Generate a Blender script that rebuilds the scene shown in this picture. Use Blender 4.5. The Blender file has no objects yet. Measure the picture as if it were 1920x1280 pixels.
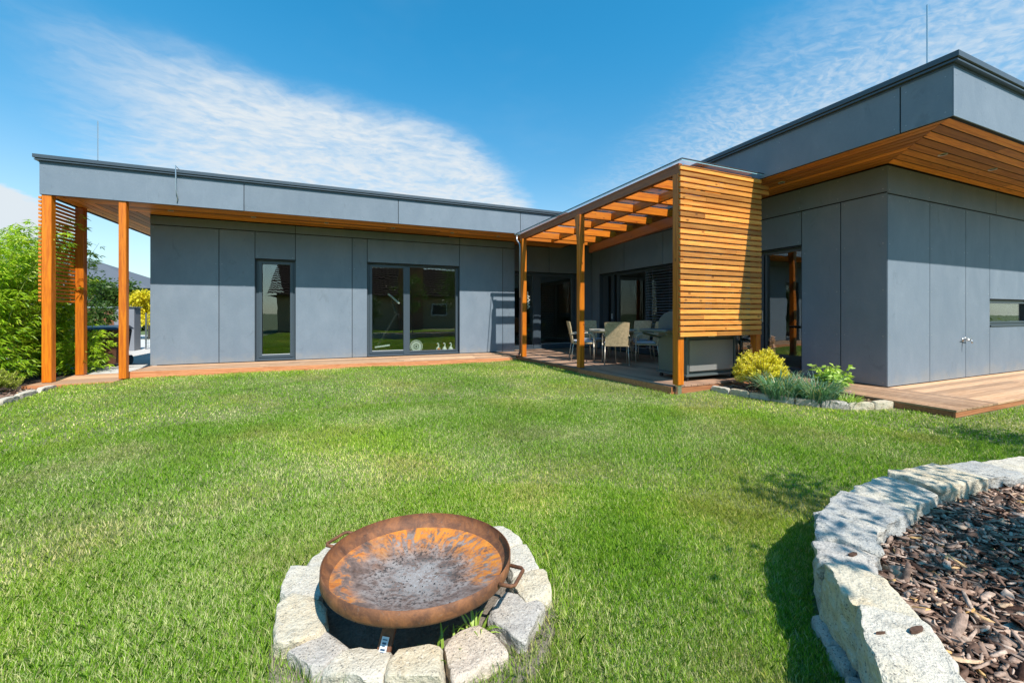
import bpy, math, random
import numpy as np
from mathutils import Vector, Matrix, noise
R = math.radians
random.seed(7); rng = np.random.default_rng(7)
scene = bpy.context.scene
COL = scene.collection

# ------------------------------------------------------------------ camera
cd = bpy.data.cameras.new('camera'); cam = bpy.data.objects.new('camera', cd); COL.objects.link(cam)
cam.location = (0, 0, 1.0); cam.rotation_euler = (R(90), 0, R(-22.345))
cd.lens = 14.0; cd.sensor_width = 36.0; cd.shift_y = -0.0273
cd.clip_start = 0.02; cd.clip_end = 3000
scene.camera = cam

# ------------------------------------------------------------------ sun and sky
SUN = Vector((0.2, -1.0, 1.275)).normalized()
sd = bpy.data.lights.new('sun', 'SUN'); sun = bpy.data.objects.new('sun', sd); COL.objects.link(sun)
sd.energy = 4.6; sd.angle = R(0.55); sd.color = (1.0, 0.95, 0.87)
sun.rotation_euler = SUN.to_track_quat('Z', 'Y').to_euler(); sun.location = (0, -5, 12)
scene.view_settings.view_transform = 'Standard'; scene.view_settings.look = 'None'
scene.view_settings.exposure = 0.62; scene.view_settings.gamma = 1.0
scene.cycles.max_bounces = 10; scene.cycles.transparent_max_bounces = 16
scene.cycles.caustics_reflective = False; scene.cycles.caustics_refractive = False
scene.cycles.sample_clamp_indirect = 8.0


class G:
    """small node-graph helper"""
    def __init__(s, nt): s.nt = nt; s.n = nt.nodes; s.l = nt.links
    def link(s, a, b): s.l.new(a, b)
    def set(s, sock, v):
        if isinstance(v, bpy.types.NodeSocket): s.l.new(v, sock)
        elif v is not None: sock.default_value = v
    def math(s, op, a, b=None, c=None, clamp=False):
        n = s.n.new('ShaderNodeMath'); n.operation = op; n.use_clamp = clamp
        s.set(n.inputs[0], a); s.set(n.inputs[1], b); s.set(n.inputs[2], c); return n.outputs[0]
    def vm(s, op, a, b=None):
        n = s.n.new('ShaderNodeVectorMath'); n.operation = op; s.set(n.inputs[0], a); s.set(n.inputs[1], b); return n.outputs[0]
    def noise(s, vec, scale, detail=4, rough=.55, dist=0, out='Fac'):
        n = s.n.new('ShaderNodeTexNoise'); s.set(n.inputs['Vector'], vec); n.inputs['Scale'].default_value = scale
        n.inputs['Detail'].default_value = detail; n.inputs['Roughness'].default_value = rough; n.inputs['Distortion'].default_value = dist
        return n.outputs[out]
    def voro(s, vec, scale, feature='F1', out='Distance', rand=1.0):
        n = s.n.new('ShaderNodeTexVoronoi'); n.feature = feature; s.set(n.inputs['Vector'], vec)
        n.inputs['Scale'].default_value = scale; n.inputs['Randomness'].default_value = rand; return n.outputs[out]
    def ramp(s, fac, stops):
        n = s.n.new('ShaderNodeValToRGB'); s.set(n.inputs[0], fac); e = n.color_ramp.elements
        while len(e) < len(stops): e.new(.5)
        for i, (p, c) in enumerate(stops):
            e[i].position = p; e[i].color = (c, c, c, 1) if isinstance(c, (int, float)) else (*c, 1)
        return n.outputs[0]
    def mix(s, f, a, b, mode='MIX'):
        n = s.n.new('ShaderNodeMix'); n.data_type = 'RGBA'; n.blend_type = mode
        s.set(n.inputs[0], f)
        for k, v in ((6, a), (7, b)):
            s.set(n.inputs[k], v if isinstance(v, bpy.types.NodeSocket) else (*v, 1) if len(v) == 3 else v)
        return n.outputs[2]
    def smooth(s, x, a, b):
        n = s.n.new('ShaderNodeMapRange'); n.interpolation_type = 'SMOOTHSTEP'
        s.set(n.inputs[0], x); n.inputs[1].default_value = a; n.inputs[2].default_value = b; return n.outputs[0]
    def mapping(s, vec, scale=(1, 1, 1), loc=(0, 0, 0), rot=(0, 0, 0)):
        n = s.n.new('ShaderNodeMapping'); s.set(n.inputs[0], vec); n.inputs['Scale'].default_value = scale
        s.set(n.inputs['Location'], loc); n.inputs['Rotation'].default_value = rot; return n.outputs[0]
    def obj(s): return s.n.new('ShaderNodeTexCoord').outputs['Object']
    def pos(s): return s.n.new('ShaderNodeNewGeometry').outputs['Position']
    def attr(s, name='var'):
        n = s.n.new('ShaderNodeAttribute'); n.attribute_name = name; return n.outputs['Fac']
    def sep(s, v):
        n = s.n.new('ShaderNodeSeparateXYZ'); s.set(n.inputs[0], v); return n.outputs
    def comb(s, x, y, z):
        n = s.n.new('ShaderNodeCombineXYZ'); s.set(n.inputs[0], x); s.set(n.inputs[1], y); s.set(n.inputs[2], z); return n.outputs[0]


# world: Nishita sky with a thin high cloud layer
w = bpy.data.worlds.new('World'); scene.world = w; w.use_nodes = True
g = G(w.node_tree); bg = w.node_tree.nodes['Background']
sky = g.n.new('ShaderNodeTexSky'); sky.sky_type = 'NISHITA'; sky.sun_disc = False
sky.sun_elevation = math.asin(SUN.z); sky.sun_rotation = math.atan2(SUN.x, SUN.y)
sky.air_density = 1.0; sky.dust_density = 0.35; sky.ozone_density = 3.0
D = g.n.new('ShaderNodeTexCoord').outputs['Generated']
dx, dy, dz = g.sep(D)
zc = g.math('MAXIMUM', dz, 0.03)
px = g.math('DIVIDE', dx, zc); py = g.math('DIVIDE', dy, zc)
P2 = g.comb(px, py, 0.0)
warp = g.noise(P2, 1.1, 5, .6, 0, 'Color')
Pw = g.vm('ADD', P2, g.vm('SCALE', g.vm('SUBTRACT', warp, (.5, .5, .5))))
for n_ in g.n:
    if n_.type == 'VECT_MATH' and n_.operation == 'SCALE': n_.inputs[3].default_value = 0.55
wx, wy, _ = g.sep(Pw)
def halfplane(ax, ay, bx, by, s0, s1):
    """smooth mask, 1 on the left of the line a->b"""
    L = math.hypot(bx-ax, by-ay); nx, ny = -(by-ay)/L, (bx-ax)/L
    d_ = g.math('ADD', g.math('MULTIPLY', g.math('SUBTRACT', wx, ax), nx), g.math('MULTIPLY', g.math('SUBTRACT', wy, ay), ny))
    return g.smooth(d_, s0, s1)
m1 = g.math('MULTIPLY', halfplane(-.98, 1.60, .75, 2.12, -.02, .30), halfplane(.70, 2.10, 1.95, 3.55, -.02, .3))
m1 = g.math('MULTIPLY', m1, halfplane(-1.80, 3.4, -1.06, 1.66, 0, .75))
m1 = g.math('MULTIPLY', m1, g.smooth(wy, 9.0, 3.4))
m2 = g.math('MULTIPLY', halfplane(.95, .0, 1.55, 3.2, .0, -.85), g.smooth(wy, 4.2, 1.6))
fine = g.noise(g.mapping(Pw, (1, 1.25, 1), rot=(0, 0, .5)), 10, 7, .58)
cell = g.noise(g.mapping(Pw, (1, 1.9, 1), rot=(0, 0, -.25)), 17, 5, .55)
broad = g.noise(P2, 1.6, 4, .55)
d1 = g.math('MULTIPLY', m1, g.math('ADD', g.math('MULTIPLY', g.smooth(g.math('ADD', fine, g.math('MULTIPLY', broad, .7)), .42, 1.22), .80), g.math('MULTIPLY', m1, .40)))
d2 = g.math('MULTIPLY', m2, g.math('ADD', .22, g.math('MULTIPLY', g.smooth(g.math('ADD', cell, g.math('MULTIPLY', broad, .6)), .48, 1.22), .85)))
veil = g.math('MULTIPLY', g.smooth(g.noise(P2, .55, 5, .6), .5, .8), .12)
horizon = g.math('MULTIPLY', g.smooth(dz, .34, .0), .45)
low = g.noise(g.mapping(D, (1, 1, 2.5)), 9, 6, .6)
ex_ = g.math('DIVIDE', g.math('ADD', dx, .535), .105); ez_ = g.math('DIVIDE', g.math('SUBTRACT', dz, .140), .075)
cd_ = g.math('SQRT', g.math('ADD', g.math('MULTIPLY', ex_, ex_), g.math('MULTIPLY', ez_, ez_)))
cum = g.math('MULTIPLY', g.smooth(g.math('SUBTRACT', g.math('ADD', cd_, g.math('MULTIPLY', low, 1.5)), .75), 1.15, .85), g.smooth(dy, .3, .5))
dens = g.math('MAXIMUM', g.math('MAXIMUM', g.math('MULTIPLY', d1, .95), g.math('MULTIPLY', d2, .75)), g.math('MAXIMUM', veil, g.math('MAXIMUM', horizon, cum)), clamp=True)
cloudcol = g.mix(1.0, (4.9, 5.4, 5.8), (1, 1, 1), 'MULTIPLY')
skyc = g.mix(1.0, sky.outputs[0], g.mix(g.smooth(dz, .08, .62), (1.0, 1.22, 1.12), (0.25, 1.36, 1.52)), 'MULTIPLY')
g.link(g.mix(dens, skyc, cloudcol), bg.inputs[0]); bg.inputs[1].default_value = 0.100

# ------------------------------------------------------------------ materials
def material(name):
    m = bpy.data.materials.new(name); m.use_nodes = True
    g = G(m.node_tree); b = m.node_tree.nodes['Principled BSDF']
    return m, g, b
def bump(g, b, h, strength=.3, dist=.01):
    n = g.n.new('ShaderNodeBump'); n.inputs['Strength'].default_value = strength; n.inputs['Distance'].default_value = dist
    g.link(h, n.inputs['Height']); g.link(n.outputs[0], b.inputs['Normal'])
def simple(name, col, rough=.5, metal=0, nscale=0, namp=.15, bmp=0, spec=.5):
    m, g, b = material(name)
    b.inputs['Roughness'].default_value = rough; b.inputs['Metallic'].default_value = metal
    b.inputs['Specular IOR Level'].default_value = spec
    if nscale:
        f = g.noise(g.obj(), nscale, 5, .6)
        c = g.mix(f, tuple(x*(1-namp) for x in col), tuple(x*(1+namp) for x in col)); g.link(c, b.inputs['Base Color'])
        if bmp: bump(g, b, f, bmp, .01)
    else: b.inputs['Base Color'].default_value = (*col, 1)
    return m
def wood(name, axis, dark, light, rough=.42, knots=True, var=.35, grain=1.0, wear=0, coat=0):
    m, g, b = material(name)
    v = g.attr(); o = g.vm('ADD', g.pos(), g.comb(g.math('MULTIPLY', v, 31), g.math('MULTIPLY', v, 17), g.math('MULTIPLY', v, 23)))
    s = [22, 22, 22]; s['xyz'.index(axis)] = 1.1
    q = g.mapping(o, tuple(s))
    f = g.noise(q, 1.6*grain, 6, .62, .6); f2 = g.noise(q, 6*grain, 3, .5)
    fac = g.math('ADD', g.math('MULTIPLY', f, .75), g.math('MULTIPLY', f2, .35))
    c = g.mix(g.smooth(fac, .35, .75), dark, light)
    if knots:
        ks = [9, 9, 9]; ks['xyz'.index(axis)] = 5
        kd = g.voro(g.mapping(o, tuple(ks)), .75)
        k = g.smooth(kd, .13, .06)
        c = g.mix(g.math('MULTIPLY', k, .7), c, tuple(x*.28 for x in dark))
    c = g.mix(1.0, c, g.ramp(v, [(0, 1-var), (1, 1+var*.6)]), 'MULTIPLY')
    if wear:
        c = g.mix(g.math('MULTIPLY', g.smooth(g.noise(g.pos(), 1.3, 5, .6), .4, .7), wear), c, (.42, .33, .27))
    g.link(c, b.inputs['Base Color']); b.inputs['Roughness'].default_value = rough
    b.inputs['Coat Weight'].default_value = coat; b.inputs['Coat Roughness'].default_value = .25
    bump(g, b, fac, .25, .003)
    return m

M = {}
for a in 'xyz':
    M['beam_'+a] = wood('varnished_wood_'+a, a, (.44, .095, .003), (.74, .215, .006), .45, True, .25, coat=.0)
    M['soffit_'+a] = wood('soffit_wood_'+a, a, (.58, .17, .014), (.95, .36, .042), .5, True, .55)
M['beam_dark'] = wood('stained_wood', 'y', (.26, .065, .012), (.42, .12, .025), .4, True, .2)
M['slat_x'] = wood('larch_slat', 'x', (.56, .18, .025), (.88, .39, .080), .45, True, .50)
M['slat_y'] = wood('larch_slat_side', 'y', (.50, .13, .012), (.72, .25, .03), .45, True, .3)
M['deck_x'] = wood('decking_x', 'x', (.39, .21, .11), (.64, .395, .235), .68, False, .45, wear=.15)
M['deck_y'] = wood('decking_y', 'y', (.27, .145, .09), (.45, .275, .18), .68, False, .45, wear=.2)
M['deck_rim'] = wood('decking_rim', 'x', (.36, .12, .045), (.56, .24, .11), .6, False, .4)

def panel_mat():
    m, g, b = material('fibre_cement_panel')
    p = g.pos(); v = g.attr()
    st = g.noise(g.mapping(p, (1.6, 1.6, .9)), 2.0, 6, .62, .4)
    sp = g.noise(p, 38, 4, .6); cl = g.noise(p, 1.3, 4, .6)
    f = g.math('ADD', g.math('MULTIPLY', st, .55), g.math('ADD', g.math('MULTIPLY', sp, .18), g.math('MULTIPLY', cl, .3)))
    c = g.ramp(f, [(.30, (.138, .178, .226)), (.52, (.168, .208, .256)), (.76, (.208, .248, .298))])
    # run-off streaks and damp patches of the sheets themselves
    sk = g.smooth(g.noise(g.mapping(p, (7, 7, .5)), 1.7, 4, .6), .60, .74)
    c = g.mix(g.math('MULTIPLY', sk, .10), c, (.27, .32, .36))
    dm = g.smooth(g.noise(g.mapping(p, (1, 1, .6)), 4.2, 5, .65, 1.0), .60, .72)
    c = g.mix(g.math('MULTIPLY', dm, .42), c, (.11, .14, .17))
    zz_ = g.sep(p)[2]; spl = g.math('MULTIPLY', g.smooth(g.math('ADD', zz_, g.math('MULTIPLY', g.noise(p, 5, 5, .65), .55)), .50, .22), .5)
    c = g.mix(spl, c, (.27, .26, .24))
    wh = g.smooth(g.voro(g.mapping(p, (1, 1, 1.6)), 9.0), .055, .02)
    c = g.mix(g.math('MULTIPLY', wh, .45), c, (.45, .48, .5))
    c = g.mix(1.0, c, g.ramp(v, [(0, .93), (1, 1.06)]), 'MULTIPLY')
    g.link(c, b.inputs['Base Color']); b.inputs['Roughness'].default_value = .62; b.inputs['Specular IOR Level'].default_value = .35
    bump(g, b, g.math('ADD', sp, g.noise(p, 6, 5, .6)), .22, .006)
    return m
M['panel'] = panel_mat()
M['backing'] = simple('wall_backing', (.012, .014, .018), .8)
M['coping'] = simple('anthracite_sheet_metal', (.075, .095, .115), .38, .35, 9, .12)
M['frame'] = simple('anthracite_frame', (.055, .075, .095), .35, 0, 20, .05)
M['frame_dark'] = simple('black_frame', (.012, .014, .018), .4)
M['white_trim'] = simple('pale_seal', (.55, .57, .58), .45)
M['steel'] = simple('brushed_steel', (.55, .56, .57), .32, .9, 30, .08)
M['screw'] = simple('panel_screw', (.30, .33, .36), .35, .6)
M['lamp_ring'] = simple('lamp_ring', (.6, .58, .52), .3, .5)
M['lamp_lens'] = simple('lamp_lens', (.10, .09, .08), .15)
M['blind'] = simple('blind_slat', (.34, .38, .43), .35, .5)
M['pipe'] = simple('downpipe_brown', (.16, .07, .045), .35, .2)
M['pipe_top'] = simple('downpipe_grey', (.36, .36, .38), .3, .6)
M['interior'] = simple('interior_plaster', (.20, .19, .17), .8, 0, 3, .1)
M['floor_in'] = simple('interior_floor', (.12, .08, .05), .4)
M['white_paint'] = simple('white_lacquer', (.75, .75, .72), .35)
M['black_metal'] = simple('black_metal', (.02, .022, .024), .4, .3)
M['orange_paint'] = simple('orange_paint', (.7, .16, .02), .4)

def glass_mat(name, tint=(.55, .62, .60), f0=.08, refl=(1, 1, 1)):
    m, g, b = material(name); g.n.remove(b)
    out = [n for n in g.n if n.type == 'OUTPUT_MATERIAL'][0]
    geo = g.n.new('ShaderNodeNewGeometry'); dt = g.n.new('ShaderNodeVectorMath'); dt.operation = 'DOT_PRODUCT'
    g.link(geo.outputs['Incoming'], dt.inputs[0]); g.link(geo.outputs['Normal'], dt.inputs[1])
    fz = g.math('POWER', g.math('SUBTRACT', 1.0, g.math('ABSOLUTE', dt.outputs['Value'])), 5.0)
    fz = g.math('ADD', f0, g.math('MULTIPLY', fz, 1-f0), clamp=True)
    tr = g.n.new('ShaderNodeBsdfTransparent'); tr.inputs[0].default_value = (*tint, 1)
    gl = g.n.new('ShaderNodeBsdfGlossy'); gl.inputs['Roughness'].default_value = 0.0; gl.inputs[0].default_value = (*refl, 1)
    nb = g.n.new('ShaderNodeBump'); nb.inputs['Strength'].default_value = .018; nb.inputs['Distance'].default_value = .05
    g.link(g.noise(g.pos(), 1.7, 2), nb.inputs['Height']); g.link(nb.outputs[0], gl.inputs['Normal'])
    mx = g.n.new('ShaderNodeMixShader'); g.link(fz, mx.inputs[0])
    g.link(tr.outputs[0], mx.inputs[1]); g.link(gl.outputs[0], mx.inputs[2]); g.link(mx.outputs[0], out.inputs[0])
    return m
M['glass'] = glass_mat('window_glass', (.84, .88, .86), .115)
M['roof_glass'] = glass_mat('roof_glass', (.93, .95, .95), .07)
M['glass_edge'] = simple('glass_edge', (.35, .60, .68), .1)

def leaf_mat(name, c1, c2, c3=None, rough=.45, trans=.35, patch=0):
    m, g, b = material(name)
    out = [n for n in g.n if n.type == 'OUTPUT_MATERIAL'][0]
    v = g.attr()
    stops = [(0, c1), (.75, c2)] + ([(.90, c3)] if c3 else [])
    c = g.ramp(v, stops)
    if patch:
        f = g.smooth(g.noise(g.pos(), .9, 4, .6), .46, .70)
        c = g.mix(g.math('MULTIPLY', f, patch), c, (.30, .27, .10))
        f2 = g.smooth(g.noise(g.pos(), .45, 3, .5), .42, .64)
        c = g.mix(1.0, c, g.mix(f2, (.72, .82, .80), (1.15, 1.10, 1.0)), 'MULTIPLY')
    g.link(c, b.inputs['Base Color']); b.inputs['Roughness'].default_value = rough; b.inputs['Specular IOR Level'].default_value = .35
    tl = g.n.new('ShaderNodeBsdfTranslucent'); g.link(g.mix(1.0, c, (1.25, 1.35, .6), 'MULTIPLY'), tl.inputs[0])
    mx = g.n.new('ShaderNodeMixShader'); mx.inputs[0].default_value = trans
    g.link(b.outputs[0], mx.inputs[1]); g.link(tl.outputs[0], mx.inputs[2]); g.link(mx.outputs[0], out.inputs[0])
    return m
M['grass'] = leaf_mat('grass_blades', (.13, .28, .016), (.50, .68, .07), (.92, .80, .42), .5, .35, .6)
M['bamboo'] = leaf_mat('bamboo_leaves', (.10, .26, .010), (.44, .62, .03), (.62, .68, .08), .4, .35)
M['bamboo_dark'] = leaf_mat('dark_leaves', (.025, .06, .01), (.07, .13, .02), None, .45, .3)
M['golden'] = leaf_mat('golden_needles', (.36, .36, .02), (.86, .74, .04), (.95, .85, .16), .5, .3)
M['bluegrass'] = leaf_mat('blue_grass', (.055, .15, .10), (.20, .38, .26), (.46, .44, .26), .5, .3)
M['lime'] = leaf_mat('lime_leaves', (.22, .38, .04), (.50, .66, .14), (.6, .7, .28), .45, .35)
M['juniper'] = leaf_mat('juniper_needles', (.10, .18, .02), (.36, .42, .04), (.45, .48, .1), .5, .3)
M['yellow_leaf'] = leaf_mat('yellow_leaves', (.42, .34, .02), (.75, .62, .03), None, .5, .35)
M['tree_leaf'] = leaf_mat('tree_leaves', (.04, .09, .012), (.11, .19, .03), None, .5, .35)
M['dry'] = leaf_mat('dry_stalk', (.20, .10, .06), (.42, .26, .17), None, .7, .2)
M['bark'] = simple('tree_bark', (.14, .10, .07), .9, 0, 12, .35, .6)
M['culm'] = simple('bamboo_culm', (.20, .26, .06), .45, 0, 8, .2)

def ground_mat(name, c1, c2, c3, s=6):
    m, g, b = material(name); p = g.pos()
    f = g.noise(p, s, 8, .68); f2 = g.noise(p, s*9, 4, .6)
    c = g.ramp(g.math('ADD', g.math('MULTIPLY', f, .6), g.math('MULTIPLY', f2, .4)), [(.36, c1), (.5, c2), (.66, c3)])
    g.link(c, b.inputs['Base Color']); b.inputs['Roughness'].default_value = .95
    bump(g, b, f2, .7, .02); return m
M['turf'] = ground_mat('turf_soil', (.07, .09, .025), (.14, .16, .05), (.28, .25, .12), 5)
M['field'] = ground_mat('far_ground', (.05, .08, .02), (.09, .13, .04), (.16, .15, .07), .6)
M['soil'] = ground_mat('dark_soil', (.02, .013, .01), (.05, .032, .024), (.10, .065, .05), 9)
M['ash_soil'] = ground_mat('pit_soil', (.09, .072, .055), (.17, .14, .11), (.26, .22, .18), 9)
M['concrete'] = ground_mat('driveway_concrete', (.42, .41, .39), (.5, .49, .47), (.58, .56, .53), 3)

def stone_mat(name, base, yellow, speck=.6):
    m, g, b = material(name); p = g.obj()
    big = g.noise(p, 7, 5, .6); fine = g.noise(p, 95, 3, .6); mid = g.noise(p, 30, 5, .65)
    c = g.mix(g.smooth(big, .42, .66), base, yellow)
    c = g.mix(g.math('MULTIPLY', g.smooth(mid, .50, .68), .35), c, tuple(x*.45 for x in base))
    dk = g.math('MULTIPLY', g.smooth(g.voro(p, 130), .30, .16), g.smooth(mid, .44, .56))
    c = g.mix(g.math('MULTIPLY', dk, speck), c, (.045, .045, .05))
    dk2 = g.math('MULTIPLY', g.smooth(g.voro(p, 62), .24, .12), g.smooth(big, .36, .52))
    c = g.mix(g.math('MULTIPLY', dk2, speck*.85), c, (.06, .058, .06))
    c = g.mix(g.math('MULTIPLY', g.smooth(g.noise(p, 4.5, 4, .6), .52, .70), .45), c, tuple(x*.52 for x in base))
    c = g.mix(g.math('MULTIPLY', g.smooth(fine, .56, .66), .35), c, (.72, .68, .60))
    c = g.mix(g.math('MULTIPLY', g.smooth(g.noise(p, 210, 2, .5), .55, .62), .35), c, tuple(x*.5 for x in base))
    g.link(c, b.inputs['Base Color']); b.inputs['Roughness'].default_value = .85
    bump(g, b, g.math('ADD', g.math('MULTIPLY', fine, .5), mid), .9, .012); return m
M['stone_white'] = stone_mat('pale_granite', (.54, .49, .41), (.56, .49, .37), .8)
M['stone_yellow'] = stone_mat('yellow_granite', (.54, .475, .36), (.58, .46, .30), .7)
M['stone_grey'] = stone_mat('grey_speckled_granite', (.42, .385, .35), (.48, .42, .35), .95)
M['stone_pink'] = stone_mat('pinkish_granite', (.52, .43, .35), (.56, .46, .34), .9)
M['stone_blue'] = stone_mat('bluish_granite', (.36, .355, .34), (.46, .42, .36), .85)

def chip_mat():
    m, g, b = material('bark_chips'); v = g.attr(); p = g.obj()
    c = g.ramp(v, [(0, (.05, .025, .018)), (.22, (.13, .078, .058)), (.50, (.26, .165, .122)), (.78, (.42, .30, .235)), (.94, (.52, .39, .31)), (1, (.58, .34, .12))])
    st = g.noise(p, 60, 4, .6)
    c = g.mix(1.0, c, g.ramp(st, [(.3, .6), (.7, 1.35)]), 'MULTIPLY')
    g.link(c, b.inputs['Base Color']); b.inputs['Roughness'].default_value = 1.0; b.inputs['Specular IOR Level'].default_value = .1; bump(g, b, st, .7, .004); return m
M['chips'] = chip_mat()

def rust_mat(name, inside):
    m, g, b = material(name); p = g.obj(); x, y, z = g.sep(p)
    r = g.math('SQRT', g.math('ADD', g.math('MULTIPLY', x, x), g.math('MULTIPLY', y, y)))
    n1 = g.noise(p, 15, 8, .72, .5); n2 = g.noise(p, 70, 5, .7); n3 = g.noise(p, 5, 4, .6)
    if inside:
        ang = g.math('ARCTAN2', y, x)
        # run-down streaks along the slope: noise that is long in radius and short in angle
        streak = g.noise(g.comb(g.math('MULTIPLY', ang, 4.5), g.math('MULTIPLY', r, 6.5), 0.0), 1.5, 7, .68, 1.5)
        base = g.ramp(n1, [(.32, (.07, .05, .042)), (.45, (.17, .115, .095)), (.54, (.24, .185, .165)), (.66, (.32, .28, .26))])
        ash = g.math('MULTIPLY', g.smooth(r, .26, .05), g.smooth(n1, .38, .60))
        base = g.mix(g.math('MULTIPLY', ash, .8), base, (.30, .28, .27)); base = g.mix(g.math('MULTIPLY', g.smooth(n2, .5, .6), .35), base, (.10, .06, .045))
        col = g.ramp(streak, [(.30, (.26, .07, .02)), (.5, (.52, .17, .025)), (.68, (.66, .26, .035))])
        edge = g.math('MULTIPLY', g.smooth(r, .13, .27), g.smooth(g.math('ADD', streak, g.math('MULTIPLY', g.noise(p, 34, 5, .7), .7)), .74, .90))
        edge = g.math('MULTIPLY', edge, g.smooth(g.math('ADD', g.math('ADD', g.math('MULTIPLY', x, .75), g.math('MULTIPLY', y, .65)), g.math('MULTIPLY', n3, .45)), .16, .34))
        edge = g.math('MAXIMUM', edge, g.math('MULTIPLY', g.math('MULTIPLY', g.smooth(r, .21, .29), g.smooth(x, -.08, -.2)), g.smooth(n1, .47, .56)))
        ring = g.math('MULTIPLY', g.smooth(r, .288, .312), g.smooth(n1, .36, .5))
        c = g.mix(g.math('MAXIMUM', edge, g.math('MULTIPLY', ring, .75)), base, col)
        ch = g.math('MULTIPLY', g.smooth(n2, .52, .58), g.math('MULTIPLY', g.smooth(r, .26, .15), g.smooth(r, .02, .09)))
        c = g.mix(g.math('MULTIPLY', ch, .85), c, (.03, .027, .025))
        pale = g.math('MULTIPLY', g.smooth(r, .16, .04), g.smooth(n2, .50, .60))
        c = g.mix(g.math('MULTIPLY', pale, .55), c, (.50, .50, .50))
        bl = g.smooth(g.voro(g.mapping(p, (1, 1, 0)), 5.2), .15, .06)
        c = g.mix(g.math('MULTIPLY', g.math('MULTIPLY', bl, g.smooth(n3, .4, .6)), .75), c, (.06, .045, .04))
    else:
        c = g.ramp(n1, [(.28, (.06, .028, .018)), (.46, (.15, .062, .03)), (.60, (.25, .10, .04)), (.78, (.34, .16, .07))])
        c = g.mix(g.math('MULTIPLY', g.smooth(n2, .6, .7), .5), c, (.20, .15, .12))
    g.link(c, b.inputs['Base Color']); b.inputs['Roughness'].default_value = .72; b.inputs['Metallic'].default_value = .12
    bump(g, b, g.math('ADD', n1, n2), .35, .004); return m
M['rust_in'] = rust_mat('rusty_pan_inside', True); M['rust'] = rust_mat('rusty_steel', False)

def wicker_mat():
    m, g, b = material('woven_wicker'); p = g.obj(); x, y, z = g.sep(p)
    u = g.math('ADD', x, y)
    a = g.math('SINE', g.math('MULTIPLY', g.math('ADD', u, z), 165)); c2 = g.math('SINE', g.math('MULTIPLY', g.math('SUBTRACT', u, z), 165))
    f = g.smooth(g.math('MULTIPLY', a, c2), -.25, .75)
    n = g.noise(p, 25, 4)
    c = g.mix(f, (.74, .55, .33), (.26, .175, .09)); c = g.mix(1.0, c, g.ramp(n, [(.3, .75), (.7, 1.15)]), 'MULTIPLY')
    g.link(c, b.inputs['Base Color']); b.inputs['Roughness'].default_value = .6; bump(g, b, f, -.8, .006); return m
M['wicker'] = wicker_mat()
M['chair_metal'] = simple('champagne_metal', (.50, .44, .36), .35, .5, 20, .06)
M['cushion'] = simple('grey_cushion', (.42, .45, .52), .85, 0, 40, .08, .1)
M['tabletop'] = simple('beige_tabletop', (.50, .45, .38), .3, 0, 14, .12)
M['grill_panel'] = simple('grill_panel_grey', (.30, .30, .29), .42, .35, 30, .04)
M['grill_body'] = simple('grill_body_greygreen', (.11, .14, .145), .4, .3, 18, .08)
M['grill_dark'] = simple('grill_black', (.02, .02, .022), .45, .2)
M['bin'] = simple('brown_plastic', (.10, .045, .025), .45, 0, 5, .1)
M['bin_lid'] = simple('blue_grey_lid', (.06, .075, .13), .3)
M['fence_wood'] = wood('brown_fence_wood', 'x', (.20, .07, .035), (.36, .14, .07), .7, False, .4)
M['gatepost'] = simple('gatepost_render', (.20, .21, .24), .8, 0, 6, .1)
M['mesh_fence'] = simple('green_grey_mesh', (.09, .14, .13), .6)
M['roof_tile_grey'] = simple('grey_roof_tile', (.10, .11, .13), .7, 0, 30, .3)
M['roof_tile_brown'] = simple('brown_roof_tile', (.035, .020, .017), .95, 0, 30, .3, 0, .1)
M['render_cream'] = simple('cream_render', (.42, .32, .18), .85, 0, 4, .08)
M['render_white'] = simple('white_render', (.72, .70, .66), .85, 0, 4, .05)
M['brick'] = simple('brick_brown', (.28, .12, .065), .85, 0, 14, .35)
M['sticker'] = simple('white_sticker', (.62, .68, .74), .4)
M['ink'] = simple('dark_ink', (.03, .06, .11), .5)
M['sedum'] = leaf_mat('roof_sedum', (.35, .25, .12), (.55, .42, .25), None, .8, .2)
M['pink'] = simple('pink_petal', (.65, .35, .5), .6)
M['ornament'] = simple('pale_ornament', (.62, .55, .45), .5)

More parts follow.
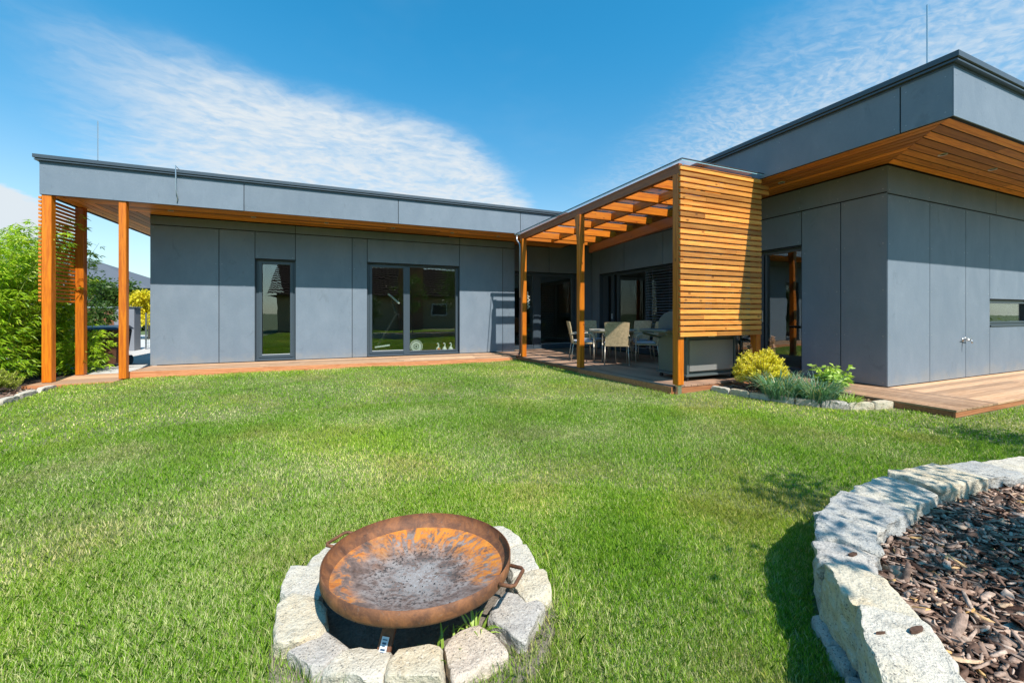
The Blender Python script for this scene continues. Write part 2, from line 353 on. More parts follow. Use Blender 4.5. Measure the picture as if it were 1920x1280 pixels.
# ------------------------------------------------------------------ mesh builder
class MB:
    def __init__(s): s.v = []; s.f = []; s.var = []; s.mi = []; s.sm = False
    def add(s, vs, fs, var=None, mi=0):
        if var is None: var = random.random()
        o = len(s.v); s.v += [tuple(p) for p in vs]
        for f in fs: s.f.append(tuple(i+o for i in f)); s.var.append(var); s.mi.append(mi)
    def box(s, x0, x1, y0, y1, z0, z1, var=None, mi=0):
        if x0 > x1: x0, x1 = x1, x0
        if y0 > y1: y0, y1 = y1, y0
        vs = [(x0, y0, z0), (x1, y0, z0), (x1, y1, z0), (x0, y1, z0), (x0, y0, z1), (x1, y0, z1), (x1, y1, z1), (x0, y1, z1)]
        s.add(vs, [(3, 2, 1, 0), (4, 5, 6, 7), (0, 1, 5, 4), (1, 2, 6, 5), (2, 3, 7, 6), (3, 0, 4, 7)], var, mi)
    def hexa(s, b4, t4, var=None, mi=0):
        s.add(list(b4)+list(t4), [(3, 2, 1, 0), (4, 5, 6, 7), (0, 1, 5, 4), (1, 2, 6, 5), (2, 3, 7, 6), (3, 0, 4, 7)], var, mi)
    def bar(s, a, b, wdt, h, up=(0, 0, 1), var=None, mi=0):
        a, b = Vector(a), Vector(b); d = (b-a).normalized(); u = Vector(up); sd_ = d.cross(u).normalized(); u = sd_.cross(d)
        q = lambda p: [p-sd_*wdt/2-u*h/2, p+sd_*wdt/2-u*h/2, p+sd_*wdt/2+u*h/2, p-sd_*wdt/2+u*h/2]
        A, B = q(a), q(b)
        s.add(A+B, [(0, 1, 2, 3), (7, 6, 5, 4), (0, 4, 5, 1), (1, 5, 6, 2), (2, 6, 7, 3), (3, 7, 4, 0)], var, mi)
    def prism(s, poly, z0, z1, var=None, mi=0):
        n = len(poly); vs = [(x, y, z0) for x, y in poly]+[(x, y, z1) for x, y in poly]
        s.add(vs, [tuple(range(n))[::-1], tuple(range(n, 2*n))]+[(i, (i+1) % n, n+(i+1) % n, n+i) for i in range(n)], var, mi)
    def tube(s, pts, r, n=8, var=None, mi=0, caps=True):
        pts = [Vector(p) for p in pts]; rs = r if isinstance(r, (list, tuple)) else [r]*len(pts)
        rings = []; pu = None
        for i, p in enumerate(pts):
            d = (pts[min(i+1, len(pts)-1)]-pts[max(i-1, 0)]).normalized()
            if pu is None: u = d.orthogonal().normalized()
            else: u = (pu-d*pu.dot(d)).normalized()
            pu = u; w_ = d.cross(u)
            rings.append([p+(u*math.cos(2*math.pi*k/n)+w_*math.sin(2*math.pi*k/n))*rs[i] for k in range(n)])
        vs = [p for q in rings for p in q]; fs = []
        for i in range(len(pts)-1):
            for k in range(n):
                a = i*n+k; b = i*n+(k+1) % n; fs.append((a, b, b+n, a+n))
        if caps: fs += [tuple(range(n))[::-1], tuple(range((len(pts)-1)*n, len(pts)*n))]
        s.add(vs, fs, var, mi)
    def lathe(s, prof, n=48, c=(0, 0), var=None, mi=0):
        vs = [(c[0]+r*math.cos(2*math.pi*k/n), c[1]+r*math.sin(2*math.pi*k/n), z) for r, z in prof for k in range(n)]
        fs = [(i*n+k, i*n+(k+1) % n, (i+1)*n+(k+1) % n, (i+1)*n+k) for i in range(len(prof)-1) for k in range(n)]
        s.add(vs, fs, var, mi)
    def disc(s, c, nrm, r, n=10, var=None, mi=0, h=.003):
        c = Vector(c); nrm = Vector(nrm); s.tube([c, c+nrm*h], r, n, var, mi)
    def build(s, name, mats, parent=None, bevel=0, smooth=False, origin=None, local=False):
        mats = mats if isinstance(mats, (list, tuple)) else [mats]
        o = Vector((0, 0, 0))
        if parent is not None and not local: o = root_origin(parent)
        elif origin is not None: o = Vector(origin)
        me = bpy.data.meshes.new(name); me.from_pydata([tuple(Vector(p)-o) for p in s.v], [], s.f)
        for m in mats: me.materials.append(m)
        a = me.attributes.new('var', 'FLOAT', 'FACE'); a.data.foreach_set('value', np.array(s.var, dtype=np.float32))
        me.polygons.foreach_set('material_index', np.array(s.mi, dtype=np.int32))
        if smooth or s.sm: me.polygons.foreach_set('use_smooth', np.ones(len(me.polygons), dtype=bool))
        me.update()
        ob = bpy.data.objects.new(name, me); COL.objects.link(ob)
        if parent is not None: ob.parent = parent
        elif origin is not None: ob.location = o
        if bevel:
            b = ob.modifiers.new('bevel', 'BEVEL'); b.width = bevel; b.segments = 1; b.limit_method = 'ANGLE'
        return ob
def root_origin(o):
    while o.parent: o = o.parent
    return o.location.copy()
def tag(o, label=None, cat=None, group=None, kind=None):
    if label: o['label'] = label
    if cat: o['category'] = cat
    if group: o['group'] = group
    if kind: o['kind'] = kind
    return o
def empty(name, loc, label, cat, group=None, rz=0):
    o = bpy.data.objects.new(name, None); COL.objects.link(o); o.location = loc; o.rotation_euler = (0, 0, rz)
    o.empty_display_size = .1
    return tag(o, label, cat, group)
def copy_tree(o, parent=None):
    c = o.copy(); COL.objects.link(c)
    if parent is not None: c.parent = parent
    for ch in list(o.children): copy_tree(ch, c)
    return c
def np_mesh(name, V, F, var, mat, parent=None, nv=4, origin=(0, 0, 0)):
    """fast mesh of equal-size faces; V (n,3), F (m,nv)"""
    me = bpy.data.meshes.new(name); V = np.asarray(V, dtype=np.float32)-np.array(origin, dtype=np.float32)
    me.vertices.add(len(V)); me.vertices.foreach_set('co', V.ravel())
    F = np.asarray(F, dtype=np.int32); me.loops.add(F.size); me.loops.foreach_set('vertex_index', F.ravel())
    me.polygons.add(len(F)); me.polygons.foreach_set('loop_start', np.arange(0, F.size, nv, dtype=np.int32))
    me.polygons.foreach_set('loop_total', np.full(len(F), nv, dtype=np.int32))
    me.materials.append(mat); a = me.attributes.new('var', 'FLOAT', 'FACE'); a.data.foreach_set('value', np.asarray(var, dtype=np.float32))
    me.update(calc_edges=True); me.validate()
    ob = bpy.data.objects.new(name, me); COL.objects.link(ob)
    if parent is not None: ob.parent = parent
    else: ob.location = origin
    return ob
def leaf_cloud(name, P, Dr, length, width, var, mat, parent=None, origin=(0, 0, 0), droop=.25):
    """one folded leaf per point: P base points, Dr unit directions"""
    n = len(P); P = np.asarray(P, float); Dr = np.asarray(Dr, float); Dr /= np.linalg.norm(Dr, axis=1)[:, None]+1e-9
    rnd = rng.normal(size=(n, 3)); S_ = np.cross(Dr, rnd); S_ /= np.linalg.norm(S_, axis=1)[:, None]+1e-9
    L = np.broadcast_to(length, (n,))*rng.uniform(.7, 1.25, n); W = np.broadcast_to(width, (n,))*rng.uniform(.8, 1.2, n)
    tip = P+Dr*L[:, None]; tip[:, 2] -= droop*L
    mid = P+Dr*(L*.45)[:, None]; mid[:, 2] -= droop*L*.15
    V = np.empty((n, 4, 3)); V[:, 0] = P; V[:, 1] = mid+S_*(W/2)[:, None]; V[:, 2] = tip; V[:, 3] = mid-S_*(W/2)[:, None]
    F = np.arange(n*4).reshape(n, 4)
    return np_mesh(name, V.reshape(-1, 3), F, var, mat, parent, 4, origin)

# ------------------------------------------------------------------ ground surfaces
YL, YLo, XL, XLo, ZL, ZLc = 9.663, 8.624, -3.505, -4.497, 2.88, 3.491
XR, XRo, YR, YRo, ZR, ZRc = 6.735, 5.688, 3.045, 2.034, 3.009, 3.613
def ss(x, a, b):
    t = np.clip((x-a)/(b-a), 0, 1); return t*t*(3-2*t)
def zl(x, y):
    x = np.asarray(x, float); y = np.asarray(y, float)
    z = -.135+.055*ss(y, 3, 8.4)+.06*ss(x, 2.2, 5.0)-.045*ss(-x, 1.8, 4.2)*ss(y, 2, 7)
    return z+.008*np.sin(x*1.7+y*.9)+.006*np.sin(x*3.1-y*2.3+1)
def inpoly(x, y, poly):
    x = np.asarray(x); y = np.asarray(y); c = np.zeros(x.shape, bool); n = len(poly); j = n-1
    for i in range(n):
        xi, yi = poly[i]; xj, yj = poly[j]
        c ^= ((yi > y) != (yj > y)) & (x < (xj-xi)*(y-yi)/((yj-yi) or 1e-9)+xi); j = i
    return c
LAWN = [(-3.95, -8), (-3.95, 6.0), (-4.02, 7.3), (-4.12, 8.42), (-3.46, 8.42), (-3.46, 8.82), (-1.9, 8.79), (.5, 8.64), (2.5, 8.47), (3.70, 8.36),
        (3.74, 7.4), (3.84, 6.2), (4.08, 4.3), (4.10, 4.16), (4.70, 4.14), (4.72, 3.66), (4.88, 3.20), (5.10, 2.86), (5.42, 2.60), (5.84, 2.48), (5.80, 2.04), (14, 2.0), (14, -8)]
BED = [(1.12, .30), (1.25, .58), (1.46, .76), (1.62, .95), (1.78, 1.06), (1.98, 1.16), (2.36, 1.27), (2.82, 1.31), (3.29, 1.26), (4.02, 1.12), (5.0, .8), (5.8, .1), (5.6, -1.6), (3.2, -2.2), (1.4, -1.4), (1.0, -.4)]
RC = (.262, 1.545)
gm = MB(); gm.add([(-400, -400, -.24), (400, -400, -.24), (400, 600, -.24), (-400, 600, -.24)], [(0, 1, 2, 3)])
tag(gm.build('ground', M['field']), 'dry grassy ground reaching out to the horizon', 'ground', kind='structure')
# turf sheet
nx, ny = 150, 150; xs = np.linspace(-6, 14, nx); ys = np.linspace(-8, 9.2, ny); XX, YY = np.meshgrid(xs, ys)
ZZ = zl(XX, YY)-.012
V = np.stack([XX, YY, ZZ], -1).reshape(-1, 3); I = np.arange(nx*ny).reshape(ny, nx)
cx_ = (XX[:-1, :-1]+XX[1:, 1:])/2; cy_ = (YY[:-1, :-1]+YY[1:, 1:])/2
keep = ((cx_ > -4.05) & ~inpoly(cx_, cy_, [(-3.5, 8.9), (3.8, 8.6), (3.95, 6.2), (4.2, 4.3), (6, 4.3), (6, 2.3), (14, 2.3), (14, 9.3), (-3.5, 9.3)])).ravel()
F = np.stack([I[:-1, :-1], I[:-1, 1:], I[1:, 1:], I[1:, :-1]], -1).reshape(-1, 4)[keep]
tag(np_mesh('lawn', V, F, np.zeros(len(F)), M['turf']), 'short turf ground under the grass blades', 'lawn', kind='structure')

ring = [
    ([(-.17, 1.91), (-.10, 1.80), (.03, 1.93), (-.04, 2.05)], 'stone_white', 'pale stone of the ring mostly hidden behind the upper left rim of the fire bowl'),
    ([(-.235, 1.72), (-.10, 1.65), (-.09, 1.83), (-.215, 1.90)], 'stone_white', 'cream ring stone touching the left side of the fire bowl'),
    ([(-.22, 1.47), (-.065, 1.47), (-.10, 1.645), (-.235, 1.70)], 'stone_yellow', 'large cream ring stone with reddish flecks at the lower left of the fire bowl'),
    ([(-.17, 1.44), (-.09, 1.33), (.005, 1.38), (-.055, 1.475)], 'stone_grey', 'light grey ring stone front left with a pointed outer corner'),
    ([(-.07, 1.31), (.08, 1.215), (.125, 1.295), (.01, 1.375)], 'stone_white', 'whitish ring stone left of the support foot at the front'),
    ([(.10, 1.215), (.26, 1.155), (.275, 1.27), (.15, 1.295)], 'stone_yellow', 'sandy yellow ring stone front centre below the fire bowl'),
    ([(.285, 1.145), (.46, 1.165), (.43, 1.32), (.29, 1.265)], 'stone_pink', 'pinkish speckled ring stone front right of the fire bowl'),
    ([(.53, 1.19), (.655, 1.30), (.575, 1.415), (.455, 1.335)], 'stone_grey', 'dark grey speckled ring stone right of the fire bowl'),
    ([(.60, 1.33), (.70, 1.33), (.75, 1.47), (.60, 1.46)], 'stone_yellow', 'small sandy ring stone under the right handle of the fire bowl'),
    ([(.61, 1.50), (.735, 1.50), (.75, 1.69), (.655, 1.65)], 'stone_white', 'pale ring stone right of the bowl above its handle'),
    ([(.655, 1.68), (.755, 1.71), (.70, 1.90), (.61, 1.87)], 'stone_white', 'pale ring stone furthest back on the right of the fire bowl')]
def grow(q, f=1.13):
    cx, cy = sum(p[0] for p in q)/4, sum(p[1] for p in q)/4; return [(cx+(x-cx)*f, cy+(y-cy)*f) for x, y in q]
ring = [(grow([(x*1.02, y*1.02) for x, y in q]), m_, l_) for q, m_, l_ in ring]
def grass():
    Vs, Fs, vs = [], [], []; off = 0
    def zone(n, r0, r1, a0, a1, hgt, wid):
        nonlocal off
        r = np.sqrt(rng.uniform(r0*r0, r1*r1, n)); a = rng.uniform(a0, a1, n)
        x = r*np.sin(a); y = r*np.cos(a)
        k = inpoly(x, y, LAWN) & ~inpoly(x, y, BED) & (np.hypot(x-RC[0], y-RC[1]) > .40)
        # worn and thin spots round the stone ring
        for q_, _, _ in ring: k &= ~inpoly(x, y, q_)
        k &= ~((np.hypot(x-RC[0], y-RC[1]) < .60) & (rng.random(n) < .35))
        x, y = x[k], y[k]; m = len(x)
        pn = np.array([noise.noise(Vector((px_*1.3, py_*1.3, 0))) for px_, py_ in zip(x[::16], y[::16])])
        pn = np.repeat(pn, 16)[:m] if False else np.array([noise.noise(Vector((px_*1.4, py_*1.4, 0))) for px_, py_ in zip(x, y)])
        h = hgt*rng.uniform(.45, 1.35, m)*(1+.4*pn)
        # tufts left uncut along the stone edges
        dr = np.hypot(x-RC[0], y-RC[1]); edge = (dr < .60); h = np.where(edge & (rng.random(m) < .35), h*2.0, h)
        wd = wid*rng.uniform(.6, 1.3, m); b = rng.uniform(0, 2*np.pi, m); lean = rng.uniform(.1, .85, m)*h
        la = rng.uniform(0, 2*np.pi, m)
        z = zl(x, y)-.014
        P = np.stack([x, y, z], 1); sx = np.stack([np.cos(b), np.sin(b), np.zeros(m)], 1)*wd[:, None]/2
        ln = np.stack([np.cos(la), np.sin(la), np.zeros(m)], 1)*lean[:, None]; up = np.zeros((m, 3)); up[:, 2] = h
        mid = P+ln*.35+up*.6; tip = P+ln*1.0+up*.98
        V = np.empty((m, 5, 3)); V[:, 0] = P-sx; V[:, 1] = P+sx; V[:, 2] = mid+sx*.75; V[:, 3] = mid-sx*.75; V[:, 4] = tip
        V = V[:, [0, 1, 2, 4, 3]]
        F = np.arange(m*5).reshape(m, 5)+off; off += m*5
        Vs.append(V.reshape(-1, 3)); Fs.append(F)
        gs = lambda cx, cy, sx_, sy_: np.exp(-((x-cx)/sx_)**2-((y-cy)/sy_)**2)
        thin = .24*gs(-1.15, 2.5, .9, .6)+.16*gs(.2, 2.9, .7, .6)+.18*gs(.9, 1.6, .22, .5)+.14*gs(-.7, 1.5, .6, .5)+.10*gs(3.3, 3.0, 1.2, .5)
        lush_shade = gs(-3.0, 5.6, 2.2, 1.7)+.8*gs(5.5, 1.7, 2.0, .35)+.5*gs(1.6, 5.6, 1.4, 1.2)  # greener turf; strip along the side deck paints tree shade into blade colour
        q = rng.random(m)*.72*(1-.5*np.clip(lush_shade, 0, 1)); dry = rng.random(m) < np.clip(.15-.34*pn+thin*1.2-.10*lush_shade, .03, .55)
        vs.append(np.where(dry, rng.uniform(.85, 1, m), q))
    c = R(22.345); W = R(58)
    zone(380000, .85, 2.7, c-W, c+W, .026, .0024)
    zone(260000, 2.7, 5.2, c-W, c+W, .026, .0038)
    zone(230000, 5.2, 9.8, c-W, c+W, .025, .0066)
    zone(26000, 9.8, 14, c+.2, c+W, .027, .014)
    zone(9000, .1, .85, 0, 2*np.pi, .038, .0060)
    zone(130000, .85, 8, c+W, c+2*np.pi-W, .038, .013)
    V = np.concatenate(Vs); F = np.concatenate(Fs); v = np.concatenate(vs)
    ob = np_mesh('grass', V, F, v, M['grass'], nv=5)
    tag(ob, 'short mown green lawn with straw coloured dry patches', 'grass', kind='stuff')
grass()

# ------------------------------------------------------------------ decks
ZD = 0.0
def board_x(mb, x0, x1, ya0, ya1, yb0, yb1, zt, th=.024):
    """a board along X; its front/back y may change from the x0 end to the x1 end"""
    mb.hexa([(x0, ya0, zt-th), (x1, yb0, zt-th), (x1, yb1, zt-th), (x0, ya1, zt-th)], [(x0, ya0, zt), (x1, yb0, zt), (x1, yb1, zt), (x0, ya1, zt)])
up = MB()
cuts = [-3.48, -1.2, 1.15, 3.0, 3.56]
fy = lambda x: 8.83-(x+3.48)*.0605
nb = 7
for i in range(nb):
    offs = [c + (0 if k in (0, len(cuts)-1) else random.uniform(-.4, .4)) for k, c in enumerate(cuts[:-1])]+[cuts[-1]]
    for a, b in zip(offs[:-1], offs[1:]):
        def yy(x, t): return fy(x)+(9.70-fy(x))*t
        g0, g1 = i/nb, (i+1)/nb-.05
        board_x(up, a+.002, b-.002, yy(a, g0), yy(a, g1), yy(b, g0), yy(b, g1), ZD)
rim = MB(); rim.hexa([(-3.50, 8.80, -.15), (3.56, 8.374, -.15), (3.56, 8.394, -.15), (-3.50, 8.82, -.15)], [(-3.50, 8.80, -.003), (3.56, 8.374, -.003), (3.56, 8.394, -.003), (-3.50, 8.82, -.003)])
rim.box(-3.505, -3.485, 8.82, 9.66, -.2, -.003)
up.box(-3.47, 3.5, 8.9, 9.69, -.16, -.05, 0, 1)
d_ = up.build('house_deck', [M['deck_x'], M['backing']], bevel=.002); tag(d_, 'narrow red brown board walk along the long grey facade', 'deck', kind='structure')
d_ = rim.build('deck_rim', M['deck_rim'], d_)
# pergola deck, boards follow the skewed outer edge
pd_ = MB(); sk = -.098
bw = .118; n_ = 26
for i in range(n_):
    x0 = 4.11+i*bw; x1 = x0+bw-.006
    if x0 > 6.70: break
    y0, y1 = 4.22, 10.08
    for (a, b) in ((y0, random.uniform(5.6, 6.4)), (None, y1)):
        if a is None: a = lastb+.004
        lastb = b
        ex = lambda x, y: min(6.74+.0*y if y < 10.2 else 6.74, x+sk*(y-4.22))
        pd_.hexa([(ex(x0, a), a, -.024), (ex(x1, a), a, -.024), (ex(x1, b), b, -.024), (ex(x0, b), b, -.024)],
                 [(ex(x0, a), a, 0), (ex(x1, a), a, 0), (ex(x1, b), b, 0), (ex(x0, b), b, 0)])
# fill boards on the right where the skew opens a wedge
for i in range(5):
    x0 = 4.11+(22+i)*bw; 
    if x0 < 6.70: continue
    a = 4.22+(x0+bw-6.735)/.098
    if a < 10: pd_.hexa([(6.735-bw*.98, a, -.024), (6.735, a, -.024), (x0+bw+sk*(10.08-4.22), 10.08, -.024), (x0+.0+sk*(10.08-4.22), 10.08, -.024)],
                 [(6.735-bw*.98, a, 0), (6.735, a, 0), (x0+bw+sk*(10.08-4.22), 10.08, 0), (x0+sk*(10.08-4.22), 10.08, 0)])
pd_.prism([(4.2, 4.3), (6.7, 4.3), (6.7, 10.05), (3.62, 10.05)], -.12, -.03, 0, 1)
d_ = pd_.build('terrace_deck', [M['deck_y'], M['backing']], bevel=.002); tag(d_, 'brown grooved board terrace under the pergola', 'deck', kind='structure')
rim = MB(); L = [(4.09, 4.20), (3.86, 6.22), (3.735, 7.4), (3.57, 8.37)]
for a, b in zip(L[:-1], L[1:]): rim.bar((a[0], a[1], -.075), (b[0], b[1], -.075), .02, .14)
rim.box(4.10, 5.80, 4.196, 4.216, -.14, -.028)
rim.build('deck_rim', M['deck_rim'], d_)
# side deck
sdk = MB(); XS = 5.815
for i in range(8):
    x0 = XS+i*.1165
    for a, b in ((2.06, 4.21),): sdk.box(x0, x0+.110, a, b, -.024, 0)
for j in range(8):
    y0 = 2.06+j*.1245; xx = XS+8*.1165+.001
    while xx < 14:
        ln_ = random.uniform(1.8, 3.2); sdk.box(xx, min(xx+ln_, 14), y0, y0+.118, -.024, 0); xx += ln_+.003
sdk.box(XS+.04, 14, 2.10, 3.06, -.12, -.03, 0, 1); sdk.box(XS+.04, 6.74, 3.0, 4.2, -.12, -.03, 0, 1)
d_ = sdk.build('side_deck', [M['deck_x'], M['backing']], bevel=.002); tag(d_, 'sunlit terrace boards round the corner of the grey wall', 'deck', kind='structure')
rim = MB(); rim.box(XS, 14, 2.066, 2.086, -.08, -.027); rim.box(XS+.004, XS+.02, 2.09, 4.2, -.09, -.027, 0)
rim.build('deck_rim', M['deck_rim'], d_)
# lower deck by the bamboo
lo = MB()
for j in range(9):
    y0 = 8.42+j*.125
    sh = .04 if j == 0 else 0
    lo.box(-4.55, -3.51, y0, y0+.119, -.124, -.10)
lo.box(-4.52, -3.51, 8.46, 9.5, -.24, -.13, 0, 1)
d_ = lo.build('lower_deck', [M['deck_x'], M['backing']], bevel=.002); tag(d_, 'lower wooden step deck at the bamboo corner', 'deck', kind='structure')
rim = MB(); rim.box(-4.56, -3.51, 8.395, 8.415, -.24, -.102); rim.box(-4.575, -4.555, 8.395, 9.54, -.24, -.102); rim.build('deck_rim', M['deck_rim'], d_)
# driveway and left planting strip
dr = MB(); dr.add([(-14, 10.55, -.10), (-3.45, 10.55, -.10), (-3.45, 26, -.10), (-14, 26, -.10)], [(0, 1, 2, 3)])
dr.add([(-4.6, 9.6, -.104), (-3.45, 9.6, -.104), (-3.45, 10.6, -.104), (-4.6, 10.6, -.104)], [(0, 1, 2, 3)])
tag(dr.build('driveway', M['concrete']), 'pale concrete driveway behind the house corner', 'driveway', kind='structure')
lb = MB(); lb.add([(-12, 2, -.17), (-4.1, 2, -.17), (-4.1, 8.5, -.16), (-4.55, 8.5, -.16), (-4.55, 10.5, -.14), (-12, 10.5, -.14)], [(0, 1, 2, 3, 4, 5)])
tag(lb.build('planting_strip', M['soil']), 'dark planting soil below the bamboo', 'soil', kind='structure')

# ------------------------------------------------------------------ the house
house = empty('house', (1.6, 9.663, 0), 'low flat roofed house clad in grey fibre cement panels with orange timber eaves', 'house')
class Plane:
    def __init__(s, ax, c): s.ax = ax; s.c = c
    def box(s, mb, u0, u1, w0, w1, z0, z1, var=None, mi=0):
        if s.ax == 'Y': mb.box(u0, u1, s.c-w0, s.c-w1, z0, z1, var, mi)
        else: mb.box(s.c-w0, s.c-w1, u0, u1, z0, z1, var, mi)
    def pt(s, u, w, z): return (u, s.c-w, z) if s.ax == 'Y' else (s.c-w, u, z)
    def n(s): return (0, -1, 0) if s.ax == 'Y' else (-1, 0, 0)
def wall(pl, rects, label=None, screws=True, thick=.28):
    mb = MB(); gp = .006
    for (u0, u1, z0, z1) in rects:
        pl.box(mb, u0+gp, u1-gp, -.012, 0, z0+gp, z1-gp)
        bu0, bu1 = max(u0, pl.lo), u1
        pl.box(mb, bu0, bu1, -thick, -.014, z0, z1, 0, 1)
        if screws and z1-z0 > .3:
            ku = max(2, int(round((u1-u0)/.55))+1); kz = max(2, int(round((z1-z0)/.62))+1)
            for i in range(ku):
                for j in range(kz):
                    if 0 < i < ku-1 and 0 < j < kz-1: continue
                    u = u0+.05+(u1-u0-.10)*i/(ku-1); z = z0+.05+(z1-z0-.10)*j/(kz-1)
                    mb.disc(pl.pt(u, 0, z), pl.n(), .009, 8, .5, 2, .002)
    o = mb.build('wall', [M['panel'], M['backing'], M['screw']], house, bevel=.0015)
    if label: o['label'] = label
    return o
PL, PL2, PX, PY = Plane('Y', YL), Plane('Y', 10.10), Plane('X', XR), Plane('Y', YR)
for p_ in (PL, PL2): p_.lo = -99
PX.lo = YR+.30; PY.lo = XR+.014
J = 2.70
wall(PL, [(XL, -2.41, .006, J), (-2.41, -1.79, .006, J), (-1.79, -1.05, 2.14, J), (-1.05, .08, .006, J), (.08, .40, .006, J), (.40, 2.56, 2.17, J), (2.56, 3.71, .006, J), (3.71, 4.05, .006, J),
          (XL, -1.05, J+.006, ZL), (-1.05, 2.56, J+.006, ZL), (2.56, 4.05, J+.006, ZL)])
wall(PL2, [(4.05, 5.30, 2.16, ZL), (5.30, 6.22, 2.16, ZL+.12), (6.22, XR, .006, ZL+.12)], screws=False)
JX = 2.64
wall(PX, [(YR, 3.60, .006, JX), (3.60, 4.15, .006, JX), (4.15, 5.85, 2.10, JX), (5.85, 6.15, .006, 2.9), (6.15, 7.2, 2.13, 2.9), (7.2, 8.6, 2.13, 2.9), (8.6, 9.72, 2.13, 2.9), (9.72, 10.10, .006, 2.9),
          (YR, 5.85, JX+.006, ZR), (5.85, 10.10, 2.906, ZR)])
wall(PY, [(XR, 7.82, .006, JX-.02), (7.82, 8.88, .006, JX-.02), (8.88, 9.68, .006, JX-.02), (9.68, 11.3, 1.235, JX-.02), (9.68, 11.3, .006, .80), (11.3, 12.4, .006, JX-.02), (12.4, 14, .006, JX-.02),
          (XR, 9.9, JX-.014, ZR), (9.9, 14, JX-.014, ZR)])
# hidden outer walls, closing the volume
bk = MB(); bk.box(XL+.002, XL+.25, 9.96, 17, -.1, ZL); bk.box(XL+.25, 14, 16.8, 17, -.1, ZL); bk.box(13.8, 14, 3.35, 16.8, -.1, ZR)
bk.build('outer_wall', M['panel'], house)
# return by the recessed door
rt = MB(); rt.box(4.0, 4.048, YL+.29, 10.38, .006, ZL); rt.build('wall_return', M['panel'], house)
# interior shells
it = MB()
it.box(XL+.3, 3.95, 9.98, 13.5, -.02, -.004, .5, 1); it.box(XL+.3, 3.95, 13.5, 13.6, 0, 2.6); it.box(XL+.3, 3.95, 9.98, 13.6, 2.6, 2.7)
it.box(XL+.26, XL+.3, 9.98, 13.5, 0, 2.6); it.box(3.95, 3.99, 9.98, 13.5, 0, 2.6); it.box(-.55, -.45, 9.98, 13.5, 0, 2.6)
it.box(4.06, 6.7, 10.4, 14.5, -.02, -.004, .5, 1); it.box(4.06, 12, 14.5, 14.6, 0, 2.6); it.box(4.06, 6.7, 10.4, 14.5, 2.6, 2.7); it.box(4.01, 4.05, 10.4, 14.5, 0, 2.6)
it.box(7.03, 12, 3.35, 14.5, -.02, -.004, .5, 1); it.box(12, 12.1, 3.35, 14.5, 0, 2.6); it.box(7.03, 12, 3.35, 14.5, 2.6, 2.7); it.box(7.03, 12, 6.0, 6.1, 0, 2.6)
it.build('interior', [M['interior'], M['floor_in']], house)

# roofs: slab, fascia panels, coping
def fascia(pl, u0, u1, joints, z0, z1, flip=False):
    mb = MB(); cs = [u0]+joints+[u1]
    for a, b in zip(cs[:-1], cs[1:]):
        pl.box(mb, a+(.006 if a != u0 else 0), b-(.006 if b != u1 else 0), -.012, 0, z0, z1)
        k = max(2, int((b-a)/.55)+1)
        for i in range(k):
            for z in (z0+.06, z1-.10): mb.disc(pl.pt(a+.05+(b-a-.1)*i/(k-1), 0, z), pl.n(), .0075, 6, .5, 2, .002)
    pl.box(mb, u0+.002, u1-.002, -.05, -.014, z0+.002, z1, 0, 1)
    mb.build('fascia', [M['panel'], M['backing'], M['screw']], house, bevel=.0015)
fascia(Plane('Y', YLo), XLo+.0, XRo-.006, [-1.77, .97, 3.76], ZL, 3.40)
mb = MB(); mb.box(XLo+.001, XLo+.014, YLo+.013, 17, ZL, 3.40); mb.build('fascia', M['panel'], house)
fascia(Plane('Y', YRo), XRo, 14, [8.3, 10.9], ZR, 3.535)
fascia(Plane('X', XRo), YRo+.013, 8.61, [2.46, 5.15], ZR, 3.535)
def coping(path, zt, closed=False):
    """profiled sheet metal capping along a path (outer side on the left of travel)"""
    prof = [(-.30, -.012), (-.30, .0), (.055, .0), (.055, -.055), (.032, -.062), (.032, -.070), (.042, -.072), (.042, -.088), (.004, -.092), (.004, -.115), (-.02, -.115)]
    mb = MB(); n = len(path); off = []
    for i, p in enumerate(path):
        p = Vector(p)
        da = (p-Vector(path[i-1])).normalized() if i else None; db = (Vector(path[i+1])-p).normalized() if i < n-1 else None
        na = Vector((da.y, -da.x)) if da else None; nb_ = Vector((db.y, -db.x)) if db else None
        if na and nb_: m_ = (na+nb_)/(1+na.dot(nb_))
        else: m_ = na or nb_
        off.append((p, m_))
    vs = [(p.x+m_.x*o, p.y+m_.y*o, zt+z) for p, m_ in off for o, z in prof]; k = len(prof)
    fs = [(i*k+j, i*k+j+1, (i+1)*k+j+1, (i+1)*k+j) for i in range(n-1) for j in range(k-1)]
    mb.add(vs, fs); return mb.build('coping', M['coping'], house)
coping([(XLo, 17), (XLo, YLo), (XRo+.2, YLo)], ZLc)
coping([(XRo, 9.6), (XRo, YRo), (14, YRo)], ZRc+.02)
sl = MB(); sl.box(XLo+.05, XRo+.1, YLo+.05, 17, ZL+.03, ZLc-.06); sl.box(XRo+.05, 14, YRo+.05, 17, ZR+.03, ZRc-.06); sl.build('roof_slab', M['backing'], house)
